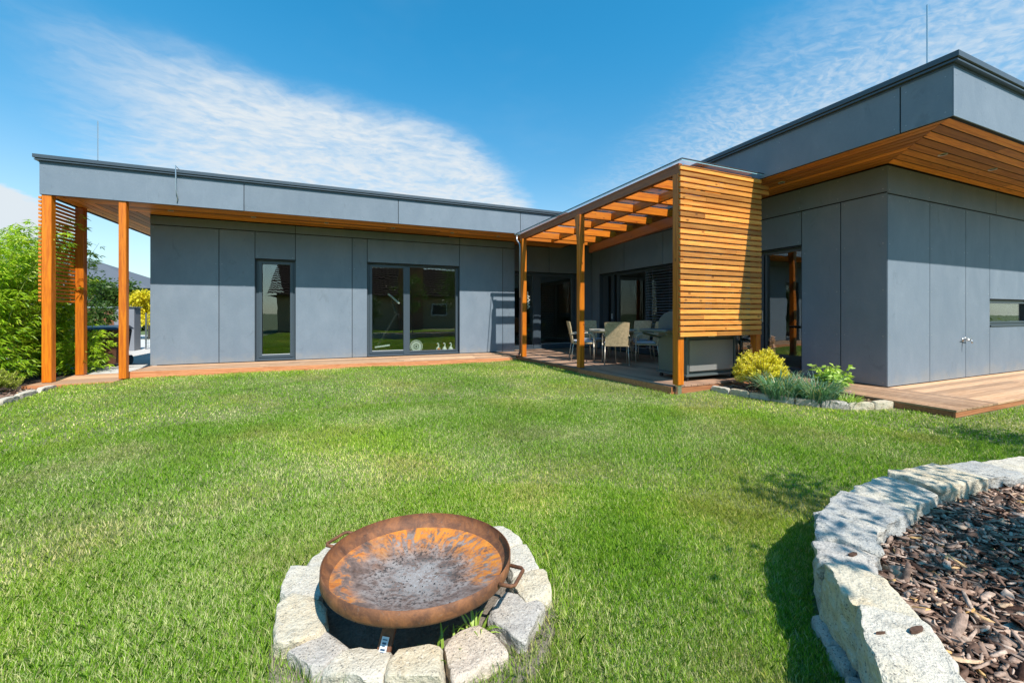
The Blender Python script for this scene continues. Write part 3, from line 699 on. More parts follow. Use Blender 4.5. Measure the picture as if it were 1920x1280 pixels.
# soffit boards, mitred
def soffit_L(x0, y0, x1, y1, xe, ye, z, nbx, nby, sx):
    """boards parallel to the outer corner (x0,y0); inner corner (x1,y1); arms run to xe and ye"""
    A = MB(); B = MB(); gp = .016
    for i in range(nbx):
        t0 = i/nbx; t1 = (i+1)/nbx
        ya = y0+(y1-y0)*t0; yb = y0+(y1-y0)*t1-gp; xa = x0+(x1-x0)*t0; xb = x0+(x1-x0)*(t1-gp/abs(y1-y0))
        c0 = xa+.003; c1 = xb+.003
        while c0 < xe:
            nx_ = c0+random.uniform(1.4, 3.6); e0 = min(nx_, xe); cc = max(c0, c1) if c0 == xa+.003 else c0
            A.hexa([(c0, ya, z), (e0-.004, ya, z), (e0-.004, yb, z), (cc, yb, z)], [(c0, ya, z+.005), (e0-.004, ya, z+.005), (e0-.004, yb, z+.005), (cc, yb, z+.005)]); c0 = nx_
    for i in range(nby):
        t0 = i/nby; t1 = (i+1)/nby
        xa = x0+(x1-x0)*t0; xb = x0+(x1-x0)*(t1)-gp; ya = y0+(y1-y0)*t0; yb = y0+(y1-y0)*(t1-gp/abs(x1-x0))
        B.hexa([(xa, ya+.003, z), (xb, yb+.003, z), (xb, ye, z), (xa, ye, z)], [(xa, ya+.003, z+.005), (xb, yb+.003, z+.005), (xb, ye, z+.005), (xa, ye, z+.005)])
    A.build('soffit', M['soffit_x'], house); B.build('soffit', M['soffit_y'], house)
    K = MB(); K.hexa([(x0, y0, z+.006), (xe, y0, z+.006), (xe, y1, z+.006), (x1, y1, z+.006)], [(x0, y0, z+.012), (xe, y0, z+.012), (xe, y1, z+.012), (x1, y1, z+.012)])
    K.hexa([(x0, y0, z+.0065), (x1, y1, z+.0065), (x1, ye, z+.0065), (x0, ye, z+.0065)], [(x0, y0, z+.0125), (x1, y1, z+.0125), (x1, ye, z+.0125), (x0, ye, z+.0125)]); K.build('soffit_backing', M['backing'], house)
soffit_L(XLo+.055, YLo+.055, XL, YL, XRo-.02, 17, ZL+.012, 7, 7, 1)
soffit_L(XRo+.055, YRo+.055, XR, YR, 14, 10.1, ZR+.012, 8, 9, 1)
mb = MB(); mb.box(4.05, XRo-.02, YL-.01, 10.1, ZL+.012, ZL+.03); mb.build('soffit', M['soffit_x'], house)
# downlights
def downlight(x, y, z):
    mb = MB(); mb.lathe([(.030, z), (.044, z-.004), (.046, z+.004)], 20, (x, y)); o = mb.build('downlight', M['lamp_ring'], house)
    m2 = MB(); m2.lathe([(.0005, z+.004), (.031, z+.004)], 16, (x, y)); m2.build('lens', M['lamp_lens'], o)
for x in (-3.02, -1.72, -.42, .92, 2.25, 3.40): downlight(x, 9.16, ZL+.006)
for x, y in ((6.99, 2.60), (8.35, 2.60), (9.75, 2.60), (6.18, 4.10), (6.18, 5.6)): downlight(x, y, ZR+.006)

# windows and doors
def win(name, pl, u0, u1, z0, z1, sashes, sill=True, set_=-.10, fw=.055, mats=None, label=None):
    """outer frame with sashes [(a,b,sash_width)], glass pane per sash"""
    fr = MB(); d = .07; F_ = mats or M['frame']
    pl.box(fr, u0, u0+fw, set_-d, set_, z0, z1, .5); pl.box(fr, u1-fw, u1, set_-d, set_, z0, z1, .5)
    pl.box(fr, u0+fw, u1-fw, set_-d, set_, z1-fw, z1, .5); pl.box(fr, u0+fw, u1-fw, set_-d, set_, z0, z0+fw*1.3, .5)
    # reveal lining
    pl.box(fr, u0, u0+.006, set_, -.013, z0, z1, .5, 1); pl.box(fr, u1-.006, u1, set_, -.013, z0, z1, .5, 1); pl.box(fr, u0+.006, u1-.006, set_, -.013, z1-.006, z1, .5, 1)
    o = fr.build(name, [F_, M['frame']], house, bevel=.002)
    if label: o['label'] = label
    for (a, b, sw) in sashes:
        s_ = MB(); w0, w1 = set_-.06, set_+.012
        pl.box(s_, a, a+sw, w0, w1, z0+.04, z1-.03, .5); pl.box(s_, b-sw, b, w0, w1, z0+.04, z1-.03, .5)
        pl.box(s_, a+sw, b-sw, w0, w1, z1-.03-sw, z1-.03, .5); pl.box(s_, a+sw, b-sw, w0, w1, z0+.04, z0+.04+sw, .5)
        if sw > .035: pl.box(s_, a+sw+.001, b-sw-.001, w1-.012, w1-.006, z0+.04+sw, z0+.052+sw, .5, 1)
        s_.build('sash', [F_, M['white_trim']], o, bevel=.002)
        p_ = MB(); pl.box(p_, a+sw-.005, b-sw+.005, set_-.035, set_-.029, z0+.035+sw, z1-.025-sw); p_.build('pane', M['glass'], o)
    if sill:
        s_ = MB(); pl.box(s_, u0+.006, u1-.006, set_+.002, .012, z0-.014, z0+.008); s_.build('sill', F_, o)
    return o
win('window', PL, -1.79, -1.05, .03, 2.13, [(-1.735, -1.105, .055)])
wv = win('window', PL, .40, 2.56, .03, 2.16, [(.455, 1.28, .055), (1.29, 2.505, .02)])
mb = MB(); PL.box(mb, 1.215, 1.36, -.155, -.075, .04, 2.11, .5); mb.build('mullion', M['frame'], wv, bevel=.002)
dw = win('glass_door', PL2, 4.10, 6.21, .02, 2.15, [(4.16, 4.86, .05), (4.98, 6.15, .075)], set_=-.06)
mb = MB(); PL2.box(mb, 4.83, 5.0, -.12, -.035, .03, 2.10, .5); mb.build('mullion', M['frame'], dw, bevel=.002)
lw = win('window', PX, 6.15, 9.72, .03, 2.12, [(7.86, 9.06, .055), (6.22, 7.84, .06)], set_=-.13)
for a_, b_, w_ in ((9.08, 9.16, -.17), (9.20, 9.32, -.12), (9.36, 9.46, -.18), (9.50, 9.66, -.13)):
    mb = MB(); PX.box(mb, a_, b_, w_-.05, w_, .06, 2.06, .5); mb.build('sliding_profile', M['frame_dark'] if w_ < -.15 else M['frame'], lw)
sdw = win('glass_door', PX, 4.155, 5.845, .03, 2.09, [(4.17, 4.83, .03), (4.86, 5.78, .06)], set_=-.12)
win('window', PY, 9.68, 11.3, .80, 1.23, [(9.72, 11.26, .028)], set_=-.05, fw=.035, label='narrow horizontal strip window in the sunlit wall')
mb = MB(); PX.box(mb, 4.845, 4.857, -.10, -.07, .85, 1.05, .5); PX.box(mb, 4.86, 4.874, -.10, -.05, .87, .89, .5); mb.build('door_handle', M['steel'], sdw)
mb = MB(); PX.box(mb, 9.25, 9.275, -.119, -.09, .85, 1.0, .5); mb.build('window_handle', M['white_trim'], lw)
# external blinds in front of the living-room window
bl = MB(); z = 2.08
while z > .10:
    a = (XR+.055, 6.20, z); 
    bl.hexa([(XR+.015, 6.20, z-.012), (XR+.075, 6.20, z+.010), (XR+.075, 7.80, z+.010), (XR+.015, 7.80, z-.012)],
            [(XR+.015, 6.20, z-.009), (XR+.075, 6.20, z+.013), (XR+.075, 7.80, z+.013), (XR+.015, 7.80, z-.009)], .5)
    z -= .066
bl.build('window_blind', M['blind'], lw)
mb = MB()
for y in (6.5, 7.0, 7.55): mb.tube([(XR+.013, y, 2.1), (XR+.013, y, .1)], .0022, 4)
mb.build('blind_cord', M['blind'], lw)
# faucet on the side wall
fc = MB(); fc.tube([(8.78, YR, .595), (8.78, YR-.075, .595)], .013, 10); fc.tube([(8.78, YR-.075, .60), (8.78, YR-.10, .585), (8.78, YR-.10, .545)], .010, 8)
fc.tube([(8.78, YR-.05, .60), (8.79, YR-.05, .616), (8.90, YR-.055, .617)], .007, 6); fc.lathe([(.03, 0), (.03, .01)], 12, (0, 0)) if False else None
fc.disc((8.78, YR-.001, .595), (0, -1, 0), .028, 14, .5, 0, .008); fc.tube([(8.78, YR-.05, .60), (8.78, YR-.05, .625), (8.70, YR-.05, .63)], .007, 6)
fc.build('faucet', M['steel'], house, smooth=True)
# posts and slat screen that carry the left eave corner
def post(name, x, y, z0, z1, s, mat, parent):
    mb = MB(); mb.box(x-s/2, x+s/2, y-s/2, y+s/2, z0, z1); return mb.build(name, mat, parent, bevel=.006)
post('post', -4.425, 8.695, -.095, ZL+.01, .115, M['beam_z'], house)
post('post', -4.425, 9.53, -.095, ZL+.01, .115, M['beam_z'], house)
post('post', -3.50, 8.695, -.095, ZL+.01, .10, M['beam_z'], house)
mb = MB(); z = 2.85
while z > 1.20: mb.box(-4.520, -4.486, 8.64, 9.60, z-.036, z); z -= .0625
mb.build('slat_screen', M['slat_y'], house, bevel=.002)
# sedum tufts that show over the coping
P_, D_, v_ = [], [], []
for k in range(40):
    x = random.uniform(-2.9, 3.3); y = YLo+random.uniform(.10, .5); m_ = random.randint(8, 40)
    for q in range(m_): P_.append((x+random.gauss(0, .04), y+random.gauss(0, .03), ZLc-.015)); D_.append((random.gauss(0, .6), random.gauss(0, .6), 1)); v_.append(random.random())
tag(leaf_cloud('roof_sedum', P_, D_, .06, .02, v_, M['sedum']), 'pale orange sedum tips peeping over the left roof edge', 'roof plants', kind='stuff')

# roof rods
def rod(x, y, z0, z1, label, bend=False):
    mb = MB(); mb.tube([(x, y, z0), (x, y, z1)], .0075, 6); mb.lathe([(.05, z0-.02), (.045, z0+.01), (.012, z0+.03), (.010, z0+.05)], 14, (x, y), mi=1)
    o = mb.build('lightning_rod', [M['steel'], M['coping']], origin=(x, y, z0)); tag(o, label, 'lightning rod')
rod(-3.86, 8.76, 3.50, 4.20, 'thin metal rod standing on the left end of the low roof')
rod(5.80, 2.28, 3.63, 4.34, 'thin metal rod on the roof above the right hand corner of the house')
mb = MB(); mb.tube([(-2.75, YLo-.075, 3.55), (-2.75, YLo-.078, 3.35), (-2.75, YLo-.06, 3.12), (-2.735, YLo-.04, 3.03), (-2.75, YLo-.02, 2.94)], .009, 6)
mb.tube([(-2.75, YLo-.075, 3.535), (-2.75, YLo+.1, 3.53)], .006, 6)
tag(mb.build('lightning_cable', M['steel'], origin=(-2.75, YLo-.07, 2.94)), 'short bent metal cable hanging over the left roof edge', 'cable')

# ------------------------------------------------------------------ pergola
P1, P2_, P3 = (4.165, 4.165), (3.93, 6.26), (3.725, 8.36)
top = lambda y: 3.035-.0445*(y-4.1)
perg = empty('pergola', (P1[0], P1[1], -.05), 'orange timber pergola with glass roof leaning on the grey house', 'pergola')
for i, p in enumerate((P1, P2_, P3)): post('post', p[0], p[1], .03 if i == 0 else .012, top(p[1])-.14, .105, M['beam_z'], perg)
post('post', 5.70, 4.175, 0, 2.9, .10, M['beam_z'], perg)
for p in (P1, P2_, P3):
    mb = MB(); mb.box(p[0]-.03, p[0]+.03, p[1]-.03, p[1]+.03, -.11 if p is P1 else .001, .031 if p is P1 else .0115); mb.build('post_foot', M['steel'], perg)
mb = MB(); a = (P1[0]+.005, 4.12, top(4.12)-.07); b = (P3[0]+.005, 8.50, top(8.5)-.07); mb.bar(a, b, .075, .14); mb.build('beam', M['beam_dark'], perg, bevel=.004)
bx = lambda y: P1[0]-.105*(y-4.165)
for y in (4.112, 4.63, 5.20, 5.78, 6.35, 6.95, 7.53, 8.10, 8.43):
    mb = MB(); mb.box(bx(y)+.04, XRo-.02, y, y+.065, top(y)-.15, top(y)-.014); mb.build('rafter', M['beam_x'], perg, bevel=.004)
mb = MB()
ys_ = [4.18, 4.63, 5.20, 5.78, 6.35, 6.95, 7.53, 8.10, 8.43]
for a, b in zip(ys_[:-1], ys_[1:]):
    a2 = a+(.066 if a > 4.3 else .001); mb.bar((4.88-.09*(a2-4.4), a2, top(a2)-.075), (4.88-.09*(b-4.4), b-.001, top(b)-.075), .06, .125)
mb.build('middle_beam', M['beam_y'], perg)
mb = MB(); mb.bar((5.62, 4.24, top(4.24)-.245), (5.62, 8.5, top(8.5)-.235), .09, .18); mb.build('ledger_beam', M['beam_dark'], perg, bevel=.004)
for (y, x) in ((P2_[1], P2_[0]),):   # knee brace at the middle post
    mb = MB(); mb.hexa([(x-.036, y+.05, 2.25), (x+.036, y+.05, 2.25), (x+.036, y+.07, 2.25), (x-.036, y+.07, 2.25)], [(x-.036, y+.05, top(y)-.14), (x+.036, y+.05, top(y)-.14), (x+.036, y+.15, top(y)-.14), (x-.036, y+.15, top(y)-.14)])
    mb.build('brace', M['beam_z'], perg)
# glass roof
mb = MB(); yf, yb_ = 4.03, 8.56
gx = lambda y: bx(y)-.085
mb.add([(gx(yf), yf, top(yf)+.012), (XRo-.004, yf, top(yf)+.012), (XRo-.004, yb_, top(yb_)+.012), (gx(yb_), yb_, top(yb_)+.012)], [(0, 1, 2, 3)], .5, 0)
for (A_, B_) in (((gx(yf), yf), (gx(yb_), yb_)), ((gx(yf), yf), (XRo-.004, yf))):
    mb.add([(A_[0], A_[1], top(A_[1])+.0), (B_[0], B_[1], top(B_[1])+.0), (B_[0], B_[1], top(B_[1])+.012), (A_[0], A_[1], top(A_[1])+.012)], [(0, 1, 2, 3)], .5, 1)
mb.build('glass_roof', [M['roof_glass'], M['glass_edge']], perg)
mb = MB(); mb.bar((gx(yf)+.0, yf, top(yf)+.022), (gx(yb_), yb_, top(yb_)+.022), .018, .008); mb.bar((gx(yf), yf, top(yf)+.022), (XRo-.01, yf, top(yf)+.022), .018, .008); mb.build('glass_trim', M['coping'], perg)
# slat screen
mb = MB(); n_s = 30; z0 = .685; pitch = (3.012-z0)/n_s
for i in range(n_s):
    zb = z0+i*pitch; xe = 5.87 if i in (27, 28) else 5.705
    cut = sorted([random.uniform(4.5, 5.5) for _ in range(1)]) if i % 3 == 0 else []
    xs_ = [4.118]+cut+[xe]
    for a, b in zip(xs_[:-1], xs_[1:]): mb.box(a+.0008, b-.0008, 4.078, 4.108, zb, zb+pitch-.0195)
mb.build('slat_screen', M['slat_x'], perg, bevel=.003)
mb = MB()
for x in (4.55, 5.0, 5.35): mb.box(x, x+.05, 4.110, 4.15, .69, 2.99)
mb.build('screen_batten', M['beam_dark'], perg)
# gutter end and downpipe
mb = MB(); mb.tube([(bx(8.5)-.12, 8.585, 2.855), (5.6, 8.585, 2.86)], .032, 10)
mb.build('gutter', M['pipe_top'], perg, smooth=True)
mb = MB(); gx0 = bx(8.5)-.06
mb.tube([(gx0, 8.585, 2.83), (gx0+.0, 8.585, 2.72), (gx0+.05, 8.53, 2.62), (gx0+.05, 8.50, 2.50), (gx0+.05, 8.50, 1.35)], .020, 10, .5, 1)
mb.tube([(gx0+.05, 8.50, 1.36), (gx0+.05, 8.50, .12), (gx0+.02, 8.50, .05), (gx0-.06, 8.46, .02)], .026, 10, .5, 0)
mb.build('downpipe', [M['pipe'], M['pipe_top']], perg, smooth=True)
# ornament hanging on the far post
mb = MB()
for k in range(4):
    z = 1.38-k*.075; x = P3[0]+.085+.012*(k % 2); y = 8.30
    mb.tube([(x-.02, y, z+.03), (x+.012, y, z+.02), (x+.022, y, z-.005), (x-.005, y, z-.02), (x-.015, y, z-.035)], .009, 6)
    mb.tube([(x+.02, y, z), (x+.038, y, z+.012)], .006, 5)
mb.tube([(P3[0]+.075, y, 1.5), (P3[0]+.08, y, 1.1)], .003, 4)
tag(mb.build('hanging_ornament', M['ornament'], origin=(P3[0]+.08, 8.3, 1.1)), 'small pale chain ornament hanging on the far pergola post', 'ornament')

# ------------------------------------------------------------------ terrace furniture
def arc(pts, n=6):
    """smooth curve through points (Catmull-Rom)"""
    pts = [Vector(p) for p in pts]; q = [pts[0]]+pts+[pts[-1]]; o = []
    for i in range(1, len(q)-2):
        for k in range(n):
            t = k/n; o.append(.5*((2*q[i])+(-q[i-1]+q[i+1])*t+(2*q[i-1]-5*q[i]+4*q[i+1]-q[i+2])*t*t+(-q[i-1]+3*q[i]-3*q[i+1]+q[i+2])*t**3))
    return o+[pts[-1]]
def make_chair():
    c = empty('garden_chair', (0, 0, 0), '', 'chair', 'wicker chairs round the terrace table')   # faces local +Y
    W = .23
    # seat ring and woven seat
    s_ = MB(); s_.box(-W, W, -.20, .23, .355, .385, .5); s_.build('seat', M['wicker'], c, bevel=.01, local=True)
    s_ = MB(); s_.box(-W+.02, W-.02, -.17, .22, .387, .425, .5); s_.build('seat_cushion', M['cushion'], c, bevel=.015, local=True)
    # backrest: curved woven slab leaning back
    b_ = MB(); nu, nz = 10, 8
    def bp(u, t, th):
        z = .36+t*.475; hw = W*(.93+.10*t); x = u*hw; y = -.205-t*.085-.030*(1-u*u)*(.3+t)+th
        z += -.012*abs(u)**3 if t > .99 else 0
        return (x, y, z)
    vs = [bp(-1+2*i/nu, j/nz, th) for th in (0, .022) for j in range(nz+1) for i in range(nu+1)]; st = (nu+1)*(nz+1); fs = []
    for j in range(nz):
        for i in range(nu):
            a = j*(nu+1)+i; fs += [(a, a+1, a+nu+2, a+nu+1), (st+a, st+a+nu+1, st+a+nu+2, st+a+1)]
    for j in range(nz):
        for i in (0, nu): a = j*(nu+1)+i; fs.append((a, a+nu+1, st+a+nu+1, st+a) if i == 0 else (a, st+a, st+a+nu+1, a+nu+1))
    for i in range(nu):
        for j in (0, nz): a = j*(nu+1)+i; fs.append((a, st+a, st+a+1, a+1) if j == 0 else (a, a+1, st+a+1, st+a))
    b_.add(vs, fs, .5); b_.build('backrest', M['wicker'], c, smooth=False, local=True)
    for sx in (-1, 1):
        l_ = MB(); l_.tube([(sx*(W-.01), -.20, .36), (sx*(W+.002), -.25, .0)], .0115, 8, .5); l_.tube([(sx*(W+.002), -.25, .012), (sx*(W+.002), -.25, 0)], .015, 8, .5)
        l_.build('leg', M['chair_metal'], c, smooth=True, local=True)
        l_ = MB(); l_.tube([(sx*(W+.012), .23, .0), (sx*(W+.012), .22, .40)], .0115, 8, .5); l_.build('leg', M['chair_metal'], c, smooth=True, local=True)
        l_ = MB(); l_.tube(arc([(sx*(W+.012), .22, .40), (sx*(W+.012), .215, .50), (sx*(W+.014), .17, .565), (sx*(W+.014), .0, .590), (sx*(W+.006), -.20, .575), (sx*(W), -.26, .565)]), .0115, 8, .5)
        l_.build('armrest', M['chair_metal'], c, smooth=True, local=True)
    return c
ch0 = make_chair()
TC = (5.26, 7.10)
for i, (x, y, a, lab) in enumerate([
        (4.93, 6.56, math.atan2(-.33, .54)*1.0, 'wicker garden chair nearest the lawn with its woven back turned to it'),
        (5.70, 6.60, None, 'wicker garden chair beside the grill seen from its side'),
        (6.02, 7.28, None, 'wicker garden chair behind the table against the window blinds'),
        (5.28, 7.84, None, 'wicker garden chair at the far side of the table by the glass door'),
        (4.66, 7.38, None, 'wicker garden chair behind the middle pergola post')]):
    c = ch0 if i == 0 else copy_tree(ch0)
    dx_, dy_ = TC[0]-x, TC[1]-y
    ang = math.atan2(dy_, dx_)-math.pi/2
    if i == 1: ang = math.atan2(.36, -.62)-math.pi/2
    c.location = (x, y, 0.001); c.rotation_euler = (0, 0, ang); c['label'] = lab
t = empty('garden_table', (TC[0], TC[1], 0), 'round beige garden table in the middle of the wicker chairs', 'table')
mb = MB(); mb.lathe([(0.001, .662), (.49, .662), (.50, .655), (.50, .635), (.49, .628), (.001, .628)], 44, TC); mb.build('tabletop', M['tabletop'], t, smooth=False)
mb = MB(); mb.lathe([(.44, .627), (.44, .60), (.42, .60)], 40, TC); mb.build('table_frame', M['chair_metal'], t)
for k in range(4):
    a = math.pi/4+k*math.pi/2+.3; mb = MB(); mb.tube([(TC[0]+.40*math.cos(a), TC[1]+.40*math.sin(a), .62), (TC[0]+.36*math.cos(a), TC[1]+.36*math.sin(a), .35), (TC[0]+.43*math.cos(a), TC[1]+.43*math.sin(a), 0)], .014, 8); mb.build('leg', M['chair_metal'], t, smooth=True)
# gas grill
gr = empty('gas_grill', (5.1, 4.75, 0), 'grey cabinet gas grill standing behind the slat screen', 'grill')
mb = MB(); mb.box(4.60, 5.62, 4.47, 5.02, .10, .72); mb.build('cabinet', M['grill_body'], gr, bevel=.006)
mb = MB(); mb.box(4.66, 5.56, 4.440, 4.468, .14, .60); mb.build('back_panel', M['grill_panel'], gr, bevel=.004)
mb = MB()
for x in (4.62, 5.59): mb.box(x-.02, x+.02, 4.43, 4.468, .10, .70)
mb.box(4.641, 5.569, 4.445, 4.465, .62, .66); mb.box(4.58, 5.64, 4.42, 5.04, .065, .098); mb.build('frame', M['grill_body'], gr, bevel=.004)
mb = MB(); mb.box(4.60, 5.60, 4.50, 5.0, .605, .64, mi=0) if False else mb.box(4.70, 5.5, 4.447, 4.466, .665, .69); mb.build('heat_vent', M['grill_dark'], gr)
mb = MB()
mb.prism([(4.20, 4.47), (4.22, 4.44), (4.585, 4.44), (4.585, 5.02), (4.22, 5.02), (4.20, 4.98)], .725, .765); mb.prism([(5.635, 4.44), (6.0, 4.44), (6.02, 4.47), (6.02, 4.98), (6.0, 5.02), (5.635, 5.02)], .725, .765)
mb.build('side_shelf', M['grill_body'], gr, bevel=.01)
for y in (4.48, 4.98):
    mb = MB(); mb.bar((4.25, y, .70), (4.6, y, .62), .02, .03); mb.build('shelf_bracket', M['grill_body'], gr)
# rounded lid
prof = [(5.04, .735), (5.05, .82), (5.02, .92), (4.92, 1.00), (4.78, 1.04), (4.66, 1.03), (4.56, .97), (4.50, .86), (4.475, .735)]
vs = [(x, y, z) for x in (4.62, 5.60) for y, z in prof]; k = len(prof)
mb = MB(); mb.add(vs, [tuple(range(k)), tuple(range(2*k-1, k-1, -1))]+[(i, i+k, (i+1) % k+k, (i+1) % k) for i in range(k)], .5)
mb.build('lid', M['grill_body'], gr, bevel=.008)
mb = MB(); mb.tube([(4.75, 5.09, .86), (5.45, 5.09, .86)], .013, 8); mb.build('lid_handle', M['steel'], gr, smooth=True)
for x, y in ((4.63, 4.47), (5.59, 4.47), (4.63, 4.98), (5.59, 4.98)):
    mb = MB(); mb.tube([(x-.014, y, .031), (x+.014, y, .031)], .030, 14); mb.bar((x, y, .064), (x, y, .035), .03, .02, (0, 1, 0)); mb.build('caster', M['grill_dark'], gr)
mb = MB(); mb.box(5.02, 5.16, 4.424, 4.430, .645, .665, .5); mb.build('label_plate', M['sticker'], gr)

# ------------------------------------------------------------------ things behind the window
ct = empty('cross_trainer', (1.35, 10.35, 0), 'exercise machine standing indoors behind the wide window', 'exercise machine')
mb = MB(); mb.tube([(1.55, 9.98, .19), (1.55, 10.02, .19)], .155, 28, .5); o = mb.build('flywheel', M['white_paint'], ct)
mb = MB()
for r_ in (.135, .06):
    pts = [(1.55+r_*math.cos(q*math.pi/12), 9.974, .19+r_*math.sin(q*math.pi/12)) for q in range(25)]; mb.tube(pts, .006, 5)
mb.disc((1.55, 9.98, .19), (0, -1, 0), .022, 12, .5, 0, .01); mb.build('wheel_ring', M['black_metal'], ct)
mb = MB(); mb.bar((.62, 10.03, .18), (1.10, 10.08, 1.02), .05, .05); mb.bar((1.5, 10.08, .16), (1.12, 10.08, 1.0), .06, .05); mb.bar((.55, 10.03, .07), (1.75, 10.05, .05), .08, .05); mb.bar((1.06, 10.08, 1.0), (.98, 10.08, 1.35), .05, .05)
mb.tube([(.98, 9.95, 1.28), (.98, 10.25, 1.28)], .016, 8); mb.build('frame', M['black_metal'], ct)
mb = MB(); mb.bar((.88, 9.98, 1.47), (1.14, 9.98, 1.24), .18, .035, (0, 0, 1)); mb.build('console', M['white_paint'], ct)
mb = MB(); mb.bar((.58, 9.98, .20), (.92, 9.98, .24), .09, .03); mb.build('pedal', M['white_paint'], ct)
for i, (x, lab) in enumerate(((2.08, 'small goose figure with orange front left of its twins behind the wide window'), (2.24, 'middle one of three small pale goose figures inside the wide window'), (2.40, 'small goose figure rightmost behind the wide window near its frame'))):
    mb = MB(); y = 9.92; mb.sm = True
    mb.lathe([(.001, .055), (.045, .06), (.062, .09), (.056, .125), (.03, .155), (.018, .17), (.001, .172)], 16, (x, y), .5, 0)
    mb.tube(arc([(x, y, .15), (x+.012, y, .20), (x+.010, y, .235), (x-.010, y, .25), (x-.03, y, .238)], 4), [.018]*5+[.014]*12, 8, .5, 0)
    mb.tube([(x-.03, y, .238), (x-.055, y, .228)], [.009, .002], 6, .5, 1)
    if i == 0: mb.disc((x, y-.064, .115), (0, -1, 0), .035, 12, .5, 1, .004)
    mb.lathe([(.001, .0), (.03, .0), (.03, .006), (.008, .012), (.008, .058)], 12, (x, y), .5, 0)
    tag(mb.build('goose_figure', [M['white_paint'], M['orange_paint']], origin=(x, y, 0)), lab, 'figurine', 'goose figures behind the window')

# ------------------------------------------------------------------ stones
def stone(name, quad, z0, z1, mat, label, cat, group, n=11, rough=.012, seed=0, cut=0, tilt=0):
    """rough hewn block over a 4-corner footprint"""
    q = [Vector((a, b, 0)) for a, b in quad]; cen = sum(q, Vector())/4
    vid = {}; vs = []; fs = []
    def P(i, j, k):
        key = (i, j, k)
        if key in vid: return vid[key]
        u, v, t = i/n, j/n, k/n
        # rounded cube
        U, V_, T = 2*u-1, 2*v-1, 2*t-1; m_ = max(abs(U), abs(V_), abs(T)); c = Vector((U, V_, T)); s_ = c.normalized()*1.0
        p_ = 30 if cut else 14; nrm_ = (abs(U)**p_+abs(V_)**p_+abs(T)**p_)**(1/p_); c = c/nrm_
        uu, vv, tt = (c.x+1)/2, (c.y+1)/2, (c.z+1)/2
        b_ = (q[0]*(1-uu)+q[1]*uu)*(1-vv)+(q[3]*(1-uu)+q[2]*uu)*vv
        w_ = Vector((b_.x, b_.y, z0+(z1-z0)*tt+tilt*(uu-.5)))
        sc = Vector((w_.x*7+seed*3.1, w_.y*7, w_.z*7)); 
        d = Vector((noise.noise(sc), noise.noise(sc+Vector((9, 0, 0))), noise.noise(sc+Vector((0, 9, 0)))))*rough*1.15
        sc2 = sc*3.3; d += Vector((noise.noise(sc2), noise.noise(sc2+Vector((9, 0, 0))), noise.noise(sc2+Vector((0, 9, 0)))))*rough*.7
        sc3 = sc*9; d += Vector((noise.noise(sc3), noise.noise(sc3+Vector((5, 0, 0))), noise.noise(sc3+Vector((0, 5, 0)))))*rough*.22
        vid[key] = len(vs); vs.append(w_+d); return vid[key]
    for a in range(n):
        for b in range(n):
            fs += [(P(a, b, 0), P(a, b+1, 0), P(a+1, b+1, 0), P(a+1, b, 0)), (P(a, b, n), P(a+1, b, n), P(a+1, b+1, n), P(a, b+1, n)),
                   (P(a, 0, b), P(a+1, 0, b), P(a+1, 0, b+1), P(a, 0, b+1)), (P(a, n, b), P(a, n, b+1), P(a+1, n, b+1), P(a+1, n, b)),
                   (P(0, a, b), P(0, a, b+1), P(0, a+1, b+1), P(0, a+1, b)), (P(n, a, b), P(n, a+1, b), P(n, a+1, b+1), P(n, a, b+1))]
    rs = random.Random(seed*7+3); zc_ = (z0+z1)/2; C3 = Vector((cen.x, cen.y, zc_))
    for k in range(11):
        a = rs.uniform(0, 2*math.pi); el = rs.uniform(-.2, .95); nn = Vector((math.cos(a)*math.cos(el), math.sin(a)*math.cos(el), math.sin(el)))
        m_ = max((v-C3).dot(nn) for v in vs); lim = m_*rs.uniform(*(((.84, .95) if el > .35 else (.90, .985)) if not cut else ((.92, .985) if el > .35 else (.96, 1.0))))
        vs = [v-nn*max(0, (v-C3).dot(nn)-lim)*.93 for v in vs]
    fl = max(v.z for v in vs)-(z1-z0)*.10
    vs = [Vector((v.x, v.y, min(v.z, fl+(v.z-fl)*.35))) for v in vs]
    mb = MB(); mb.add(vs, fs, .5)
    o = mb.build(name, mat, origin=(cen.x, cen.y, z0), smooth=False); tag(o, label, cat, group); return o
GR = 'granite stones ringed round the fire bowl'
for i, (q, mt, lab) in enumerate(ring):
    stone('granite_block', q, -.20, -.073+.008*((i*37) % 3-1), M[mt], lab, 'stone', GR, n=16, rough=.010, seed=i)
mb = MB(); mb.lathe([(.001, -.135), (.30, -.135), (.50, -.125), (.53, -.165)], 40, RC); tag(mb.build('pit_soil', M['ash_soil']), 'bare earth inside the stone ring', 'soil', kind='structure')

